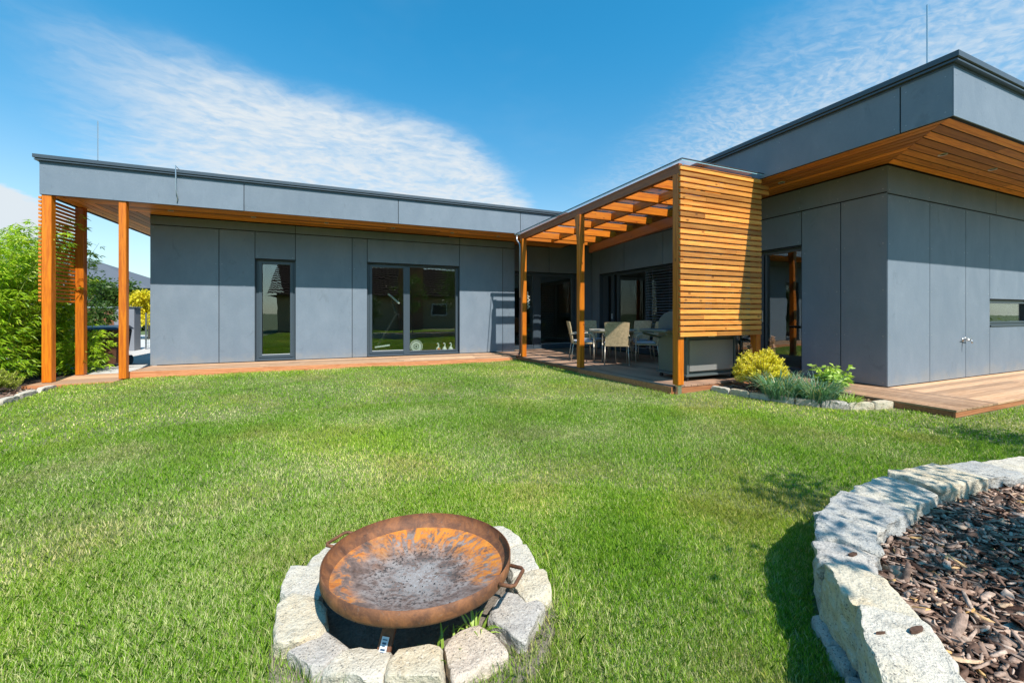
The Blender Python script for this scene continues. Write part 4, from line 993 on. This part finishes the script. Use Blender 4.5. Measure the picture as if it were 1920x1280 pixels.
# raised bed wall
outer = [(1.02, .36), (1.20, .545), (1.445, .735), (1.60, .92), (1.765, 1.035), (1.97, 1.145), (2.35, 1.25), (2.82, 1.29), (3.25, 1.245), (3.60, 1.19), (4.02, 1.115), (4.5, .99), (5.0, .8)]
inner = []
for i, p in enumerate(outer):
    a = Vector(outer[max(i-1, 0)]); b = Vector(outer[min(i+1, len(outer)-1)]); d = (b-a).normalized(); n2 = Vector((d.y, -d.x)); wdt = [.19, .17, .165, .17, .20, .20, .26, .24, .22, .2, .2, .2, .2][i]
    inner.append((p[0]+n2.x*wdt, p[1]+n2.y*wdt))
blab = ['pale block of the raised bed at the bottom edge of the picture', 'long pale wall block with two bark chips lying on it', 'pale wall block of the raised bed below the two bluish shaded blocks', 'small speckled wall block at the leftmost bulge of the raised bed', 'bluish grey wall block with a stray bark chip on the raised bed', 'stepped grey wall block at the upper left bend of the raised bed',
        'broad cream wall block along the far side of the raised bed', 'cream wall block with worn hollow in the far side of the bed', 'dark bluish wall block in the far side of the raised bed', 'light flat wall block beside the dark bluish one', 'cream wall block at the right picture edge on the far side', 'last cream wall block of the bed beyond the right picture edge']
bm_ = ['stone_white', 'stone_white', 'stone_yellow', 'stone_grey', 'stone_blue', 'stone_blue', 'stone_white', 'stone_yellow', 'stone_blue', 'stone_white', 'stone_yellow', 'stone_white']
GB = 'granite blocks of the raised bed wall'
for i in range(len(outer)-1):
    a, b = Vector(outer[i]), Vector(outer[i+1]); c, d = Vector(inner[i+1]), Vector(inner[i]); e = (b-a).normalized()*-.004
    q = [tuple(a+e), tuple(b-e), tuple(c-e), tuple(d+e)]
    stone('wall_block', q, -.19 if i > 2 else -.10, .105+.012*((i*29) % 3-1), M[bm_[i]], blab[i], 'stone', GB, n=24 if i < 8 else 12, rough=.017, seed=20+i, cut=1)
    if i <= 2:
        o_ = (b-a).normalized(); n2 = Vector((-o_.y, o_.x))*.03; h = (a+b)/2
        for s_, (pa, pb) in enumerate(((a, h), (h, b))):
            stone('wall_block', [tuple(pa+n2+e), tuple(pb+n2-e), tuple(pb-n2*3), tuple(pa-n2*3)], -.26, -.095, M['stone_grey'], ['lower course block under the raised bed wall at the very bottom edge', 'rough low block at the foot of the bed wall near the picture bottom', 'lower grey block beneath the long block with bark chips', 'lower wall block half sunk in the shaded grass', 'low block under the pale one next to the bulge', 'topmost of the sunken lower course blocks beside dark grass'][i*2+s_], 'stone', GB, n=9, rough=.016, seed=60+i*2+s_)
bs = MB(); bs.prism(BED_IN := [inner[0]]+inner[1:]+[(5.5, 0), (5.3, -1.5), (3.2, -2.0), (1.6, -1.2), (1.25, -.2)], -.2, .005)
tag(bs.build('bed_soil', M['soil']), 'dark soil filling the raised bed', 'soil', kind='structure')
def chips(name, n, poly, zf, size, label, bounds):
    Vs, vv = [], []
    x = rng.uniform(bounds[0], bounds[1], n*3); y = rng.uniform(bounds[2], bounds[3], n*3); k = inpoly(x, y, poly); x, y = x[k][:n], y[k][:n]; n = len(x)
    L_ = size*rng.gamma(2.4, .42, n)+size*.25; W_ = L_*rng.uniform(.14, .40, n); T_ = size*rng.uniform(.06, .16, n)
    yaw = rng.normal(R(-12), R(48), n); pit = rng.normal(0, .22, n); rol = rng.normal(0, .38, n)
    z = zf+rng.random(n)**1.4*size*.75
    cy, sy, cp, sp, cr, sr = np.cos(yaw), np.sin(yaw), np.cos(pit), np.sin(pit), np.cos(rol), np.sin(rol)
    ex = np.stack([cy*cp, sy*cp, sp], 1); ey = np.stack([-sy*cr-cy*sp*sr, cy*cr-sy*sp*sr, cp*sr], 1); ez = np.cross(ex, ey)
    # eight-sided irregular plate, top and bottom
    m_ = 7; an = np.linspace(0, 2*np.pi, m_, endpoint=False)
    rr = rng.uniform(.55, 1.12, (n, m_)); C_ = np.stack([x, y, z], 1)
    ring_ = C_[:, None, :]+ex[:, None, :]*(np.sign(np.cos(an))*np.abs(np.cos(an))**.7*rr)[:, :, None]*(L_/2)[:, None, None]+ey[:, None, :]*(np.sin(an)*rr)[:, :, None]*(W_/2)[:, None, None]
    crv = (np.sin(an)**2)[None, :, None]*(-ez)[:, None, :]*(W_*.12)[:, None, None]
    topv = ring_+ez[:, None, :]*(T_/2)[:, None, None]+crv; bot = ring_-ez[:, None, :]*(T_/2)[:, None, None]+crv
    V = np.concatenate([topv, bot], 1).reshape(-1, 3)
    me = bpy.data.meshes.new(name); base = (np.arange(n)*2*m_)[:, None]
    quads = [(i, i+m_, (i+1) % m_+m_, (i+1) % m_) for i in range(m_)]
    tp = (np.arange(m_)[None, :]+base); qd = np.array(quads).reshape(1, -1)+base
    idx = np.concatenate([tp, qd], 1).ravel().astype(np.int32); tot = np.tile(np.array([m_]+[4]*m_), n).astype(np.int32)
    st_ = np.concatenate([[0], np.cumsum(tot)[:-1]]).astype(np.int32)
    me.vertices.add(len(V)); me.vertices.foreach_set('co', V.astype(np.float32).ravel()); me.loops.add(len(idx)); me.loops.foreach_set('vertex_index', idx)
    me.polygons.add(len(tot)); me.polygons.foreach_set('loop_start', st_); me.polygons.foreach_set('loop_total', tot)
    me.materials.append(M['chips']); a = me.attributes.new('var', 'FLOAT', 'FACE'); a.data.foreach_set('value', np.repeat(rng.random(n), m_+1).astype(np.float32))
    me.update(calc_edges=True); me.validate(); o = bpy.data.objects.new(name, me); COL.objects.link(o); return tag(o, label, 'bark mulch', kind='stuff')
chips('bark_mulch', 46000, BED_IN, .012, .036, 'brown bark chips covering the raised bed', (1.1, 5.5, -1.2, 1.3))
chips('bark_mulch', 5000, [(-4.16, 3), (-4.16, 8.38), (-4.56, 8.38), (-5.5, 8.6), (-6.5, 6), (-6, 3)], -.165, .05, 'bark chips on the strip beside the low juniper', (-6.5, -4.1, 3, 8.6))
PB = [(4.80, 4.16), (4.86, 3.66), (5.00, 3.24), (5.22, 2.92), (5.5, 2.70), (5.80, 2.60), (5.80, 4.16)]
bs = MB(); bs.prism(PB, -.2, -.06); tag(bs.build('border_soil', M['soil']), 'dark soil in the small planting border', 'soil', kind='structure')
chips('bark_mulch', 2200, PB, -.058, .035, 'reddish bark chips in the small border by the terrace', (4.8, 5.85, 2.5, 4.2))
# bark pieces on the stones
bpy.context.view_layer.update(); dg_ = bpy.context.evaluated_depsgraph_get()
for i, (x, y, ang, lab) in enumerate(((1.47, .60, .3, 'dark bark chip on the long pale wall block, the bigger one'), (1.37, .635, 1.2, 'small dark bark chip beside the bigger one on the pale block'), (1.76, .90, .2, 'dark bark chip lying on the bluish shaded wall block'))):
    mb = MB(); L_ = (.055, .032, .045)[i]; hz_ = scene.ray_cast(dg_, Vector((x, y, .5)), Vector((0, 0, -1)))[1].z
    vs = [(x+math.cos(a+ang)*L_/2*random.uniform(.8, 1.1), y+math.sin(a)*L_*.16*random.uniform(.8, 1.1), 0) for a in [k*math.pi/4 for k in range(8)]]
    mb.prism([(v[0], v[1]) for v in vs], hz_-.001, hz_+.007, .15); tag(mb.build('bark_chip', M['chips'], origin=(x, y, hz_)), lab, 'bark chip', 'loose bark chips on the wall stones')
# edging of the small border
eo = [(4.72, 4.14), (4.745, 3.86), (4.79, 3.60), (4.87, 3.37), (4.97, 3.14), (5.10, 2.93), (5.30, 2.74), (5.55, 2.62), (5.84, 2.56)]
elab = ['dark ended pale kerb stone touching the terrace boards', 'cream kerb stone in front of the golden shrub', 'kerb stone below the left edge of the blue grass', 'whitish kerb stone overhung by blue grass blades', 'speckled kerb stone under the middle of the blue grass', 'dark speckled kerb stone right of the blue grass', 'long pale kerb stone below the lime leaved plant', 'last pale kerb stone of the border against the side deck']
for i in range(len(eo)-1):
    a, b = Vector(eo[i]), Vector(eo[i+1]); d = (b-a).normalized(); n2 = Vector((d.y, -d.x))*-.085; e = d*.005
    stone('kerb_stone', [tuple(a+e), tuple(b-e), tuple(b-e+n2), tuple(a+e+n2)], -.15, -.014+.006*(i % 2), M[['stone_white', 'stone_yellow', 'stone_white', 'stone_white', 'stone_pink', 'stone_grey', 'stone_yellow', 'stone_yellow'][i]], elab[i], 'kerb stone', 'kerb stones of the terrace border', n=8, rough=.010, seed=90+i)
# left edging
le = [(-4.16, 8.40), (-4.14, 7.95), (-4.09, 7.50), (-4.04, 7.05), (-4.0, 6.7)]
llab = ['pale kerb stone touching the lower deck at the bamboo corner', 'second pale kerb stone from the lower deck along the lawn', 'pale kerb stone in the middle of the left lawn edge', 'pale kerb stone next to the brown edging plank']
for i in range(4):
    a, b = Vector(le[i]), Vector(le[i+1]); d = (b-a).normalized(); n2 = Vector((d.y, -d.x))*.10; e = d*.005
    stone('kerb_stone', [tuple(a+e), tuple(a+e+n2*1), tuple(b-e+n2), tuple(b-e)], -.28, -.085, M['stone_white'], llab[i], 'kerb stone', 'kerb stones on the left lawn edge', n=8, rough=.010, seed=110+i)
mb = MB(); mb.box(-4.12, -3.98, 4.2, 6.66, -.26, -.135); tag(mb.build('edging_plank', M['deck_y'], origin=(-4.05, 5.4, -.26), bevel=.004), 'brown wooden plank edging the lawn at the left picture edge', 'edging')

# ------------------------------------------------------------------ fire bowl
BR = .351
fb = empty('fire_bowl', (.257, 1.562, .08), 'rusty round steel fire bowl standing inside the granite stone ring', 'fire bowl')
fb.rotation_euler = Vector((0, 0, 1)).rotation_difference(Vector((.046, .064, 1)).normalized()).to_euler()
out = MB(); out.lathe([(.001, -.118), (.12, -.112), (.22, -.094), (.29, -.072), (.330, -.060), (.344, -.050), (BR, -.038), (BR, 0), (BR-.004, .0015)], 96, (0, 0), .5)
out.build('bowl', M['rust'], fb, smooth=True, local=True)
pr = [(BR-.004, .0015), (BR-.0045, -.030), (.318, -.052)]
inn = MB(); inn.lathe(pr, 96, (0, 0), .5); inn.build('rim_inside', M['rust'], fb, smooth=True, local=True)
inn = MB(); inn.lathe([(.3185, -.0515), (.30, -.056), (.26, -.068), (.20, -.083), (.13, -.095), (.06, -.102), (.001, -.103)], 128, (0, 0), .5); inn.build('pan', M['rust_in'], fb, smooth=True, local=True)
cb = MB(); prof_ = [(.001, -.103), (.06, -.102), (.13, -.095), (.20, -.083), (.26, -.068)]
for k in range(260):
    rr = abs(random.gauss(.11, .055)); a = random.uniform(0, 2*math.pi)
    if rr > .25: continue
    zz = np.interp(rr, [p[0] for p in prof_], [p[1] for p in prof_]); q = random.uniform(.0008, .0030); c = Vector((rr*math.cos(a), rr*math.sin(a), float(zz)+q*.5))
    vs = [c+Vector((random.gauss(0, q), random.gauss(0, q), random.uniform(0, q))) for _ in range(4)]; cb.add(vs, [(0, 1, 2), (0, 2, 3), (0, 3, 1), (1, 3, 2)], random.random(), 0 if k % 3 else 1)
o = cb.build('ash_crumbs', [M['grill_dark'], M['ash_soil']], fb, local=True); o['kind'] = 'stuff'
def handle(a0):
    mb = MB(); c, s_ = math.cos(a0), math.sin(a0); t_ = Vector((-s_, c, 0)); r_ = Vector((c, s_, 0)); z = Vector((0, 0, -.018))
    mb.tube([r_*(BR-.001)-t_*.062+z, r_*(BR+.042)-t_*.060+z, r_*(BR+.052)-t_*.048+z, r_*(BR+.052)+t_*.048+z, r_*(BR+.042)+t_*.060+z, r_*(BR-.001)+t_*.062+z], .0065, 8, .5)
    mb.build('handle', M['rust'], fb, smooth=True, local=True)
handle(R(-41)); handle(R(139))
for k, a in enumerate((R(-124), R(-4), R(116))):
    mb = MB(); c, s_ = math.cos(a), math.sin(a)
    mb.bar((c*.20, s_*.20, -.095), (c*.29, s_*.29, -.235), .045, .010, (c, s_, 0)); mb.build('leg', M['rust'], fb, local=True)
mb = MB(); a = R(-124); c, s_ = math.cos(a), math.sin(a); off_ = Vector((c*.011, s_*.011, 0.004))
A_ = Vector((c*.235, s_*.235, -.150))+off_; B_ = Vector((c*.278, s_*.278, -.216))+off_; mb.bar(A_, B_, .024, .002, (c, s_, 0), .5, 0)
for k in range(9):
    t_ = .08+k*.10; p = A_.lerp(B_, t_); q = A_.lerp(B_, t_+.03+.03*(k % 2)); o2 = Vector((c*.0022, s_*.0022, .0006)); mb.bar(p+o2, q+o2, .016-.003*(k % 3), .0008, (c, s_, 0), .5, 1)
mb.build('sticker', [M['sticker'], M['ink']], fb, local=True)

# ------------------------------------------------------------------ plants
def bamboo(loc, h, spread, nculm, label, dense=1.0, lm='bamboo'):
    t = empty('bamboo', loc, label, 'bamboo', 'bamboo clumps by the house corner'); lx, ly, lz = loc
    cm = MB(); P, Dn, vv = [], [], []
    for i in range(nculm):
        a = random.uniform(0, 2*math.pi); r0 = random.uniform(0, .35)*spread; hh = h*random.uniform(.55, 1.05); ln_ = random.uniform(.25, 1.0)*spread
        bx_, by_ = lx+math.cos(a)*r0, ly+math.sin(a)*r0
        pts = [Vector((bx_+math.cos(a)*ln_*(s_**2.0), by_+math.sin(a)*ln_*(s_**2.0), lz+hh*(s_-.10*s_**4))) for s_ in [k/9 for k in range(10)]]
        cm.tube(pts, [.009*(1-k/11) for k in range(10)], 5)
        nodes = int(45*dense*hh/2.8)
        for k in range(nodes):
            s_ = random.uniform(.03, 1.0); f = s_*9; j = min(int(f), 8); p = pts[j].lerp(pts[j+1], f-j)
            ba = random.uniform(0, 2*math.pi); bl_ = random.uniform(.08, .42)*(1.15-s_*.6); e = p+Vector((math.cos(ba)*bl_, math.sin(ba)*bl_, bl_*random.uniform(.0, .5)))
            if random.random() < .35: cm.tube([p, e], .002, 3, caps=False)
            nl = random.randint(7, 12); up_ = random.random()
            for q in range(nl):
                t0 = random.uniform(.35, 1.0); pp = p.lerp(e, t0); da = ba+random.gauss(0, .9)
                P.append(tuple(pp)); Dn.append((math.cos(da), math.sin(da), random.gauss(-.12, .38))); vv.append(min(.999, max(0, random.gauss(.5+.25*(s_-.5)+.12*(up_-.5), .22))))
    cm.build('culm', M['culm'], t)
    leaf_cloud('foliage', P, Dn, .095, .016, vv, M[lm], t, origin=loc, droop=.30)
bamboo((-5.35, 8.85, -.15), 3.05, .85, 46, 'tall bright bamboo beside the corner post with the slat screen', 1.7)
bamboo((-5.15, 10.0, -.15), 3.0, .75, 38, 'bamboo clump behind the slat screen reaching out between the posts', 1.5)
bamboo((-6.3, 9.6, -.15), 3.1, .95, 40, 'wide bamboo clump at the left picture edge', 1.4)
bamboo((-5.9, 7.9, -.15), 2.4, .7, 26, 'shorter bamboo clump at the left picture edge in front', 1.4)
bamboo((-4.62, 9.95, -.12), 1.0, .42, 12, 'small leafy bamboo shoots drooping between the two left posts', 1.6)

def crown_tree(name, loc, h, cr, label, lm, n=9000, leaf=.07, trunk_r=.07, group=None, cz=.62, gaps=True, squash=.8, cat='tree'):
    t = empty(name, loc, label, cat, group); lx, ly, lz = loc
    tm = MB(); topz = lz+h*.9
    pts = [Vector((lx+.04*math.sin(k), ly+.04*math.cos(k*1.7), lz+(h*.8)*k/6)) for k in range(7)]; tm.tube(pts, [trunk_r*(1-k/8) for k in range(7)], 8)
    clumps = []
    for i in range(26):
        a = random.uniform(0, 2*math.pi); rr = cr*random.uniform(.15, .95); zz = lz+h*cz+random.uniform(-.5, .5)*h*squash*.72
        k_ = 1-((zz-(lz+h*cz))/(h*squash*.5))**2*.55; c = Vector((lx+math.cos(a)*rr*k_, ly+math.sin(a)*rr*k_, zz)); clumps.append((c, cr*random.uniform(.16, .34)))
        s_ = pts[random.randint(2, 6)]; m_ = s_.lerp(c, .5)+Vector((0, 0, .06)); tm.tube([s_, m_, c], [trunk_r*.35, trunk_r*.22, trunk_r*.08], 5)
    tm.build('trunk', M['bark'], t, smooth=True)
    P, Dn, vv = [], [], []
    for i in range(n):
        c, r_ = random.choice(clumps); d = Vector((random.gauss(0, 1), random.gauss(0, 1), random.gauss(0, .8))); p = c+d*r_*.62
        P.append(tuple(p)); Dn.append((d.x+random.gauss(0, .8), d.y+random.gauss(0, .8), d.z+random.gauss(0, .8))); vv.append(min(.999, max(0, random.gauss(.5, .25))))
    leaf_cloud('crown', P, Dn, leaf, leaf*.55, vv, M[lm], t, origin=loc)
# behind the left posts
crown_tree('shrub', (-6.2, 13.0, -.1), 1.55, .8, 'dark leafy shrub behind the brown bin', 'bamboo_dark', 6000, .08, .05, cat='shrub', cz=.5)
crown_tree('garden_tree', (-9.8, 22.5, -.1), 2.7, 1.3, 'small dark green tree beyond the board fence', 'bamboo_dark', 6000, .14, .07)
crown_tree('yellow_tree', (-7.95, 21.8, -.1), 2.2, .7, 'yellow leafed tree half hidden by the house corner', 'yellow_leaf', 4500, .14, .07)
crown_tree('garden_tree', (2.95, -.75, -.1), 2.95, .8, 'small loosely branched tree growing in the bark bed', 'tree_leaf', 2400, .075, .035, cz=.70)
crown_tree('garden_tree', (5.6, -1.8, -.1), 4.3, 1.2, 'bushy garden tree behind the raised bed', 'tree_leaf', 3200, .09, .05, cz=.62)
for i, (x, y, h_) in enumerate(((9.5, -4, 2.6), (11.5, -3.4, 3.0), (13.5, -4.2, 2.8), (-7.2, 2.5, 2.4), (-7.8, 5.2, 2.8), (16, 0, 3))):
    crown_tree('hedge_tree', (x, y, -.15), h_, 1.2, ['bushy tree mirrored in the strip window', 'second bushy tree mirrored in the strip window', 'third bushy tree along the garden edge', 'dense garden bush left of the camera', 'dense tall bush left of the lawn', 'leafy bush at the end of the side deck'][i], ['tree_leaf', 'juniper'][i % 2], 4500, .12, .06, cz=.5)

def golden_spruce(loc, r, h, label, lm, nshoot=150, name='golden_shrub', nl=34, sl=.10):
    t = empty(name, loc, label, 'shrub'); st = MB(); P, Dn, vv = [], [], []; L0 = Vector(loc)
    for i in range(nshoot):
        a = random.uniform(0, 2*math.pi); el = random.uniform(.0, 1.0); rr = r*math.sqrt(random.random())
        hz = h*(1-.55*(rr/r)**2)*random.uniform(.35, 1.0)
        base = L0+Vector((math.cos(a)*rr*.75, math.sin(a)*rr*.75, hz*.80)); d = Vector((math.cos(a)*.55*(rr/r+.2), math.sin(a)*.55*(rr/r+.2), 1)).normalized()
        ln_ = sl*random.uniform(.7, 1.3); tip = base+d*ln_+Vector((math.cos(a)*.02, math.sin(a)*.02, 0))
        if i % 4 == 0: st.tube([L0+Vector((0, 0, .01)), L0.lerp(base, .6)+Vector((0, 0, .02)), base], .005, 4, caps=False)
        st.tube([base, tip], .003, 4)
        for k in range(nl):
            s_ = k/nl; p = base.lerp(tip, s_); b = k*2.4; o_ = d.orthogonal().normalized(); w_ = d.cross(o_); q = o_*math.cos(b)+w_*math.sin(b)
            P.append(tuple(p)); Dn.append(tuple(q*.9+d*.75)); vv.append(min(.999, max(0, random.gauss(.35+.5*s_, .18))))
    st.build('stem', M['bark'], t); leaf_cloud('foliage', P, Dn, .036, .010, vv, M[lm], t, origin=loc, droop=0)
golden_spruce((5.27, 3.78, -.06), .36, .62, 'rounded golden yellow conifer shrub in front of the slat screen', 'golden', 330)
golden_spruce((-4.74, 8.12, -.16), .30, .34, 'low yellow green juniper at the left picture edge', 'juniper', 170, 'low_juniper')
def blade_tuft(name, loc, n, ln_, spread, label, lm, cat='ornamental grass'):
    V, F, vv = [], [], []; o = 0
    for i in range(n):
        a = random.uniform(0, 2*math.pi); r0 = spread*math.sqrt(random.random()); bx_, by_ = loc[0]+math.cos(a)*r0, loc[1]+math.sin(a)*r0
        da = a+random.gauss(0, .6); L_ = ln_*random.uniform(.5, 1.15); k_ = random.uniform(.5, 1.25); wd = random.uniform(.007, .013)
        vz = random.random()
        prev = None
        for j in range(6):
            s_ = j/5; hx = L_*k_*s_**1.5*.62; z = loc[2]+L_*(s_*1.0-.55*k_*s_**2.2); wv_ = wd*(1-s_**2)/2+.0004
            c = (bx_+math.cos(da)*hx, by_+math.sin(da)*hx, z); sx_, sy_ = -math.sin(da)*wv_, math.cos(da)*wv_
            V += [(c[0]-sx_, c[1]-sy_, c[2]), (c[0]+sx_, c[1]+sy_, c[2])]
            if j: F.append((o-2, o-1, o+1, o)); vv.append(vz)
            o += 2
    ob = np_mesh(name, V, F, vv, M[lm], None, 4, loc); return tag(ob, label, cat)
blade_tuft('blue_grass', (5.05, 3.36, -.06), 520, .50, .20, 'blue green grass tuft arching over the kerb stones below the golden shrub', 'bluegrass')
blade_tuft('blue_grass', (5.24, 3.06, -.06), 480, .44, .19, 'blue green grass tuft between the golden shrub and the lime plant', 'bluegrass')
blade_tuft('border_grass', (5.45, 2.86, -.06), 180, .18, .14, 'low green grass clump at the foot of the lime leaved plant', 'lime')
def leafy(loc, r, h, label, lm, n=26, name='leafy_plant'):
    t = empty(name, loc, label, 'plant'); st = MB(); P, Dn, vv = [], [], []; L0 = Vector(loc)
    for i in range(n):
        a = random.uniform(0, 2*math.pi); rr = r*random.uniform(.1, 1); tip = L0+Vector((math.cos(a)*rr, math.sin(a)*rr, h*random.uniform(.55, 1))); m_ = L0.lerp(tip, .5)+Vector((0, 0, .03))
        st.tube([L0, m_, tip], .004, 4)
        for k in range(26):
            s_ = random.uniform(.3, 1); p = L0.lerp(tip, s_)+Vector((0, 0, .03*(1-s_))); b = random.uniform(0, 2*math.pi)
            P.append(tuple(p)); Dn.append((math.cos(b), math.sin(b), random.gauss(.25, .35))); vv.append(min(.999, max(0, random.gauss(.5, .25))))
    st.build('stem', M['culm'], t); leaf_cloud('foliage', P, Dn, .075, .034, vv, M[lm], t, origin=loc, droop=.3)
leafy((5.60, 3.10, -.06), .19, .42, 'lime green leafy plant beside the side deck', 'lime', 34)
def stalk(loc, h, label):
    t = empty('dried_flower_stalk', loc, label, 'plant'); mb = MB(); L0 = Vector(loc); tip = L0+Vector((.02, .01, h)); mb.tube([L0, tip], .004, 5); mb.build('stem', M['bark'], t)
    P, Dn, vv = [], [], []
    for k in range(330):
        s_ = random.uniform(.45, 1.0); b = random.uniform(0, 2*math.pi); P.append(tuple(L0.lerp(tip, s_))); Dn.append((math.cos(b), math.sin(b), random.gauss(.3, .5))); vv.append(random.random())
    leaf_cloud('seed_head', P, Dn, .042, .011, vv, M['dry'], t, origin=loc, droop=.1)
stalk((5.50, 3.78, -.06), .74, 'tall dried brown flower spike rising behind the golden shrub')
stalk((5.36, 4.02, -.06), .60, 'thin dried brown stalk between the golden shrub and the glass door')
for (x, y, z, lab) in ((5.53, 2.86, .06, 'small pink blossom at the foot of the lime plant'), (5.50, 3.06, .14, 'pink blossom higher up beside the blue grass')):
    mb = MB()
    for k in range(7):
        a = k*math.pi*2/7; mb.add([(x, y, z), (x+.018*math.cos(a-.35), y+.018*math.sin(a-.35), z+.012), (x+.026*math.cos(a), y+.026*math.sin(a), z+.010), (x+.018*math.cos(a+.35), y+.018*math.sin(a+.35), z+.012)], [(0, 1, 2, 3)], .5)
    mb.tube([(x, y, z), (x, y+.01, -.06)], .002, 4, .5); tag(mb.build('pink_flower', M['pink'], origin=(x, y, z)), lab, 'flower')

# weeds peeking out between the ring and the bowl
blade_tuft('weed', (.42, 1.36, -.135), 26, .12, .05, 'green weed tuft under the right front of the fire bowl', 'lime', 'weed')
blade_tuft('weed', (.29, 1.30, -.135), 16, .10, .05, 'thin weed tuft under the front of the bowl behind the sandy stone', 'lime', 'weed')

# ------------------------------------------------------------------ yard behind the left corner
bn = empty('rubbish_bin', (-4.72, 10.95, -.1), 'large brown plastic bin with a blue grey lid behind the left posts', 'bin')
mb = MB(); x, y = -4.72, 10.95
mb.hexa([(x-.27, y-.25, -.05), (x+.27, y-.25, -.05), (x+.27, y+.25, -.05), (x-.27, y+.25, -.05)], [(x-.34, y-.31, .66), (x+.34, y-.31, .66), (x+.34, y+.31, .66), (x-.34, y+.31, .66)]); mb.build('body', M['bin'], bn, bevel=.02)
mb = MB(); mb.box(x-.36, x+.36, y-.33, y+.33, .661, .685); mb.hexa([(x-.35, y-.32, .686), (x+.35, y-.32, .686), (x+.35, y+.32, .686), (x-.35, y+.32, .686)], [(x-.30, y-.27, .72), (x+.30, y-.27, .72), (x+.30, y+.27, .75), (x-.30, y+.27, .75)]); mb.build('lid', M['bin_lid'], bn, bevel=.008)
for sx in (-1, 1):
    mb = MB(); mb.tube([(x+sx*.30, y+.22, 0.0), (x+sx*.35, y+.22, 0.0)], .10, 18); mb.build('wheel', M['black_metal'], bn)
fn = empty('board_fence', (-7.4, 15.3, -.1), 'reddish brown board fence with a grey cap rail beyond the bin', 'fence')
mb = MB()
for k in range(12): mb.box(-9.6, -6.35, 15.3, 15.33, -.05+k*.10, .04+k*.10)
mb.build('board', M['fence_wood'], fn)
mb = MB(); mb.box(-9.6, -6.33, 15.24, 15.38, 1.16, 1.20); mb.build('cap_rail', M['steel'], fn)
mb = MB(); mb.box(-6.30, -5.84, 15.1, 15.5, -.1, 1.16); mb.box(-6.33, -5.81, 15.07, 15.53, 1.161, 1.20, .5, 1); tag(mb.build('gate_post', [M['gatepost'], M['coping']], origin=(-6.07, 15.3, -.1), bevel=.005), 'grey rendered gate post next to the brown board fence', 'gate post')
mf = empty('mesh_fence', (-5, 16, -.1), 'green grey wire mesh fence between gate post and house corner', 'fence')
mb = MB()
for k in range(40): mb.tube([(-5.75+k*.05, 15.6, -.05), (-5.75+k*.05, 15.6, .98)], .004, 4)
for k in range(11): mb.tube([(-5.78, 15.6, .0+k*.095), (-3.7, 15.6, .0+k*.095)], .003, 4)
mb.build('wire_mesh', M['mesh_fence'], mf)
for x in (-5.76, -4.7, -3.75):
    mb = MB(); mb.tube([(x, 15.62, -.1), (x, 15.62, 1.02)], .022, 8); mb.build('post', M['steel'], mf)
# neighbour's roof in the distance
nh = empty('neighbour_house', (-26, 46, -.2), 'distant house with dark grey hipped roof seen between the left posts', 'house')
mb = MB(); mb.box(-33, -15.5, 41, 52, -.2, 3.0); mb.build('wall', M['render_white'], nh)
mb = MB(); mb.add([(-34, 40, 3.0), (-14.5, 40, 3.0), (-14.5, 53, 3.0), (-34, 53, 3.0), (-27.5, 46.5, 5.6), (-20.5, 46.5, 5.6)], [(0, 1, 5, 4), (1, 2, 5), (2, 3, 4, 5), (3, 0, 4), (3, 2, 1, 0)]); mb.build('roof', M['roof_tile_grey'], nh)
for i in range(9):
    crown_tree('distant_tree', (-34+i*5.2+random.uniform(-1, 1), 34+random.uniform(-2, 4), -.2), random.uniform(1.9, 2.5), 1.7, 'dark green distant tree in the row beyond the driveway', 'bamboo_dark', 2600, .38, .15, 'row of distant trees', cz=.5)

# ------------------------------------------------------------------ neighbours behind the camera, seen mirrored in the glass
nb2 = empty('neighbour_bungalow', (-1, -11, -.2), 'cream bungalow with brown tiled roof across the lawn, mirrored in the windows', 'house')
mb = MB(); mb.box(-4.4, 9.5, -18, -11, -.2, 2.35); mb.build('wall', M['render_cream'], nb2)
mb = MB()
def roof_rows(mb, x0, x1, y0, z0, y1, z1, rows):
    for i in range(rows):
        a, b = i/rows, (i+1)/rows; ya, yb = y0+(y1-y0)*a, y0+(y1-y0)*b; za, zb = z0+(z1-z0)*a, z0+(z1-z0)*b
        n = int((x1-x0)/.30)
        for k in range(n):
            xa = x0+(x1-x0)*k/n; xb = x0+(x1-x0)*(k+1)/n; mb.add([(xa, ya, za+.05), ((xa+xb)/2, ya, za+.10), (xb, ya, za+.05), (xb, yb, zb), ((xa+xb)/2, yb, zb+.05), (xa, yb, zb)], [(0, 1, 4, 5), (1, 2, 3, 4)])
roof_rows(mb, -4.9, 10, -10.5, 2.25, -14.5, 4.7, 14); mb.add([(-4.9, -14.5, 4.7), (10, -14.5, 4.7), (10, -18.5, 2.25), (-4.9, -18.5, 2.25)], [(0, 1, 2, 3)]); mb.add([(-4.9, -10.5, 2.2), (10, -10.5, 2.2), (10, -18.5, 2.2), (-4.9, -18.5, 2.2)], [(0, 1, 2, 3)])
mb.build('roof', M['roof_tile_brown'], nb2)
mb = MB(); mb.box(3.4, 5.2, -10.995, -10.6, -.2, 4.6); mb.build('brick_chimney', M['brick'], nb2)
for x in (-2.6, .6, 6.5):
    mb = MB(); mb.box(x-.6, x+.6, -10.998, -10.96, .85, 1.75); o = mb.build('window', M['white_paint'], nb2); mb = MB(); mb.box(x-.52, x+.52, -10.955, -10.95, .93, 1.67); mb.build('pane', M['frame_dark'], o)
crown_tree('spruce', (1.1, -6.6, -.15), 2.8, .8, 'conifer in the neighbouring garden mirrored in the wide window', 'bamboo_dark', 3500, .09, .06, cz=.45)
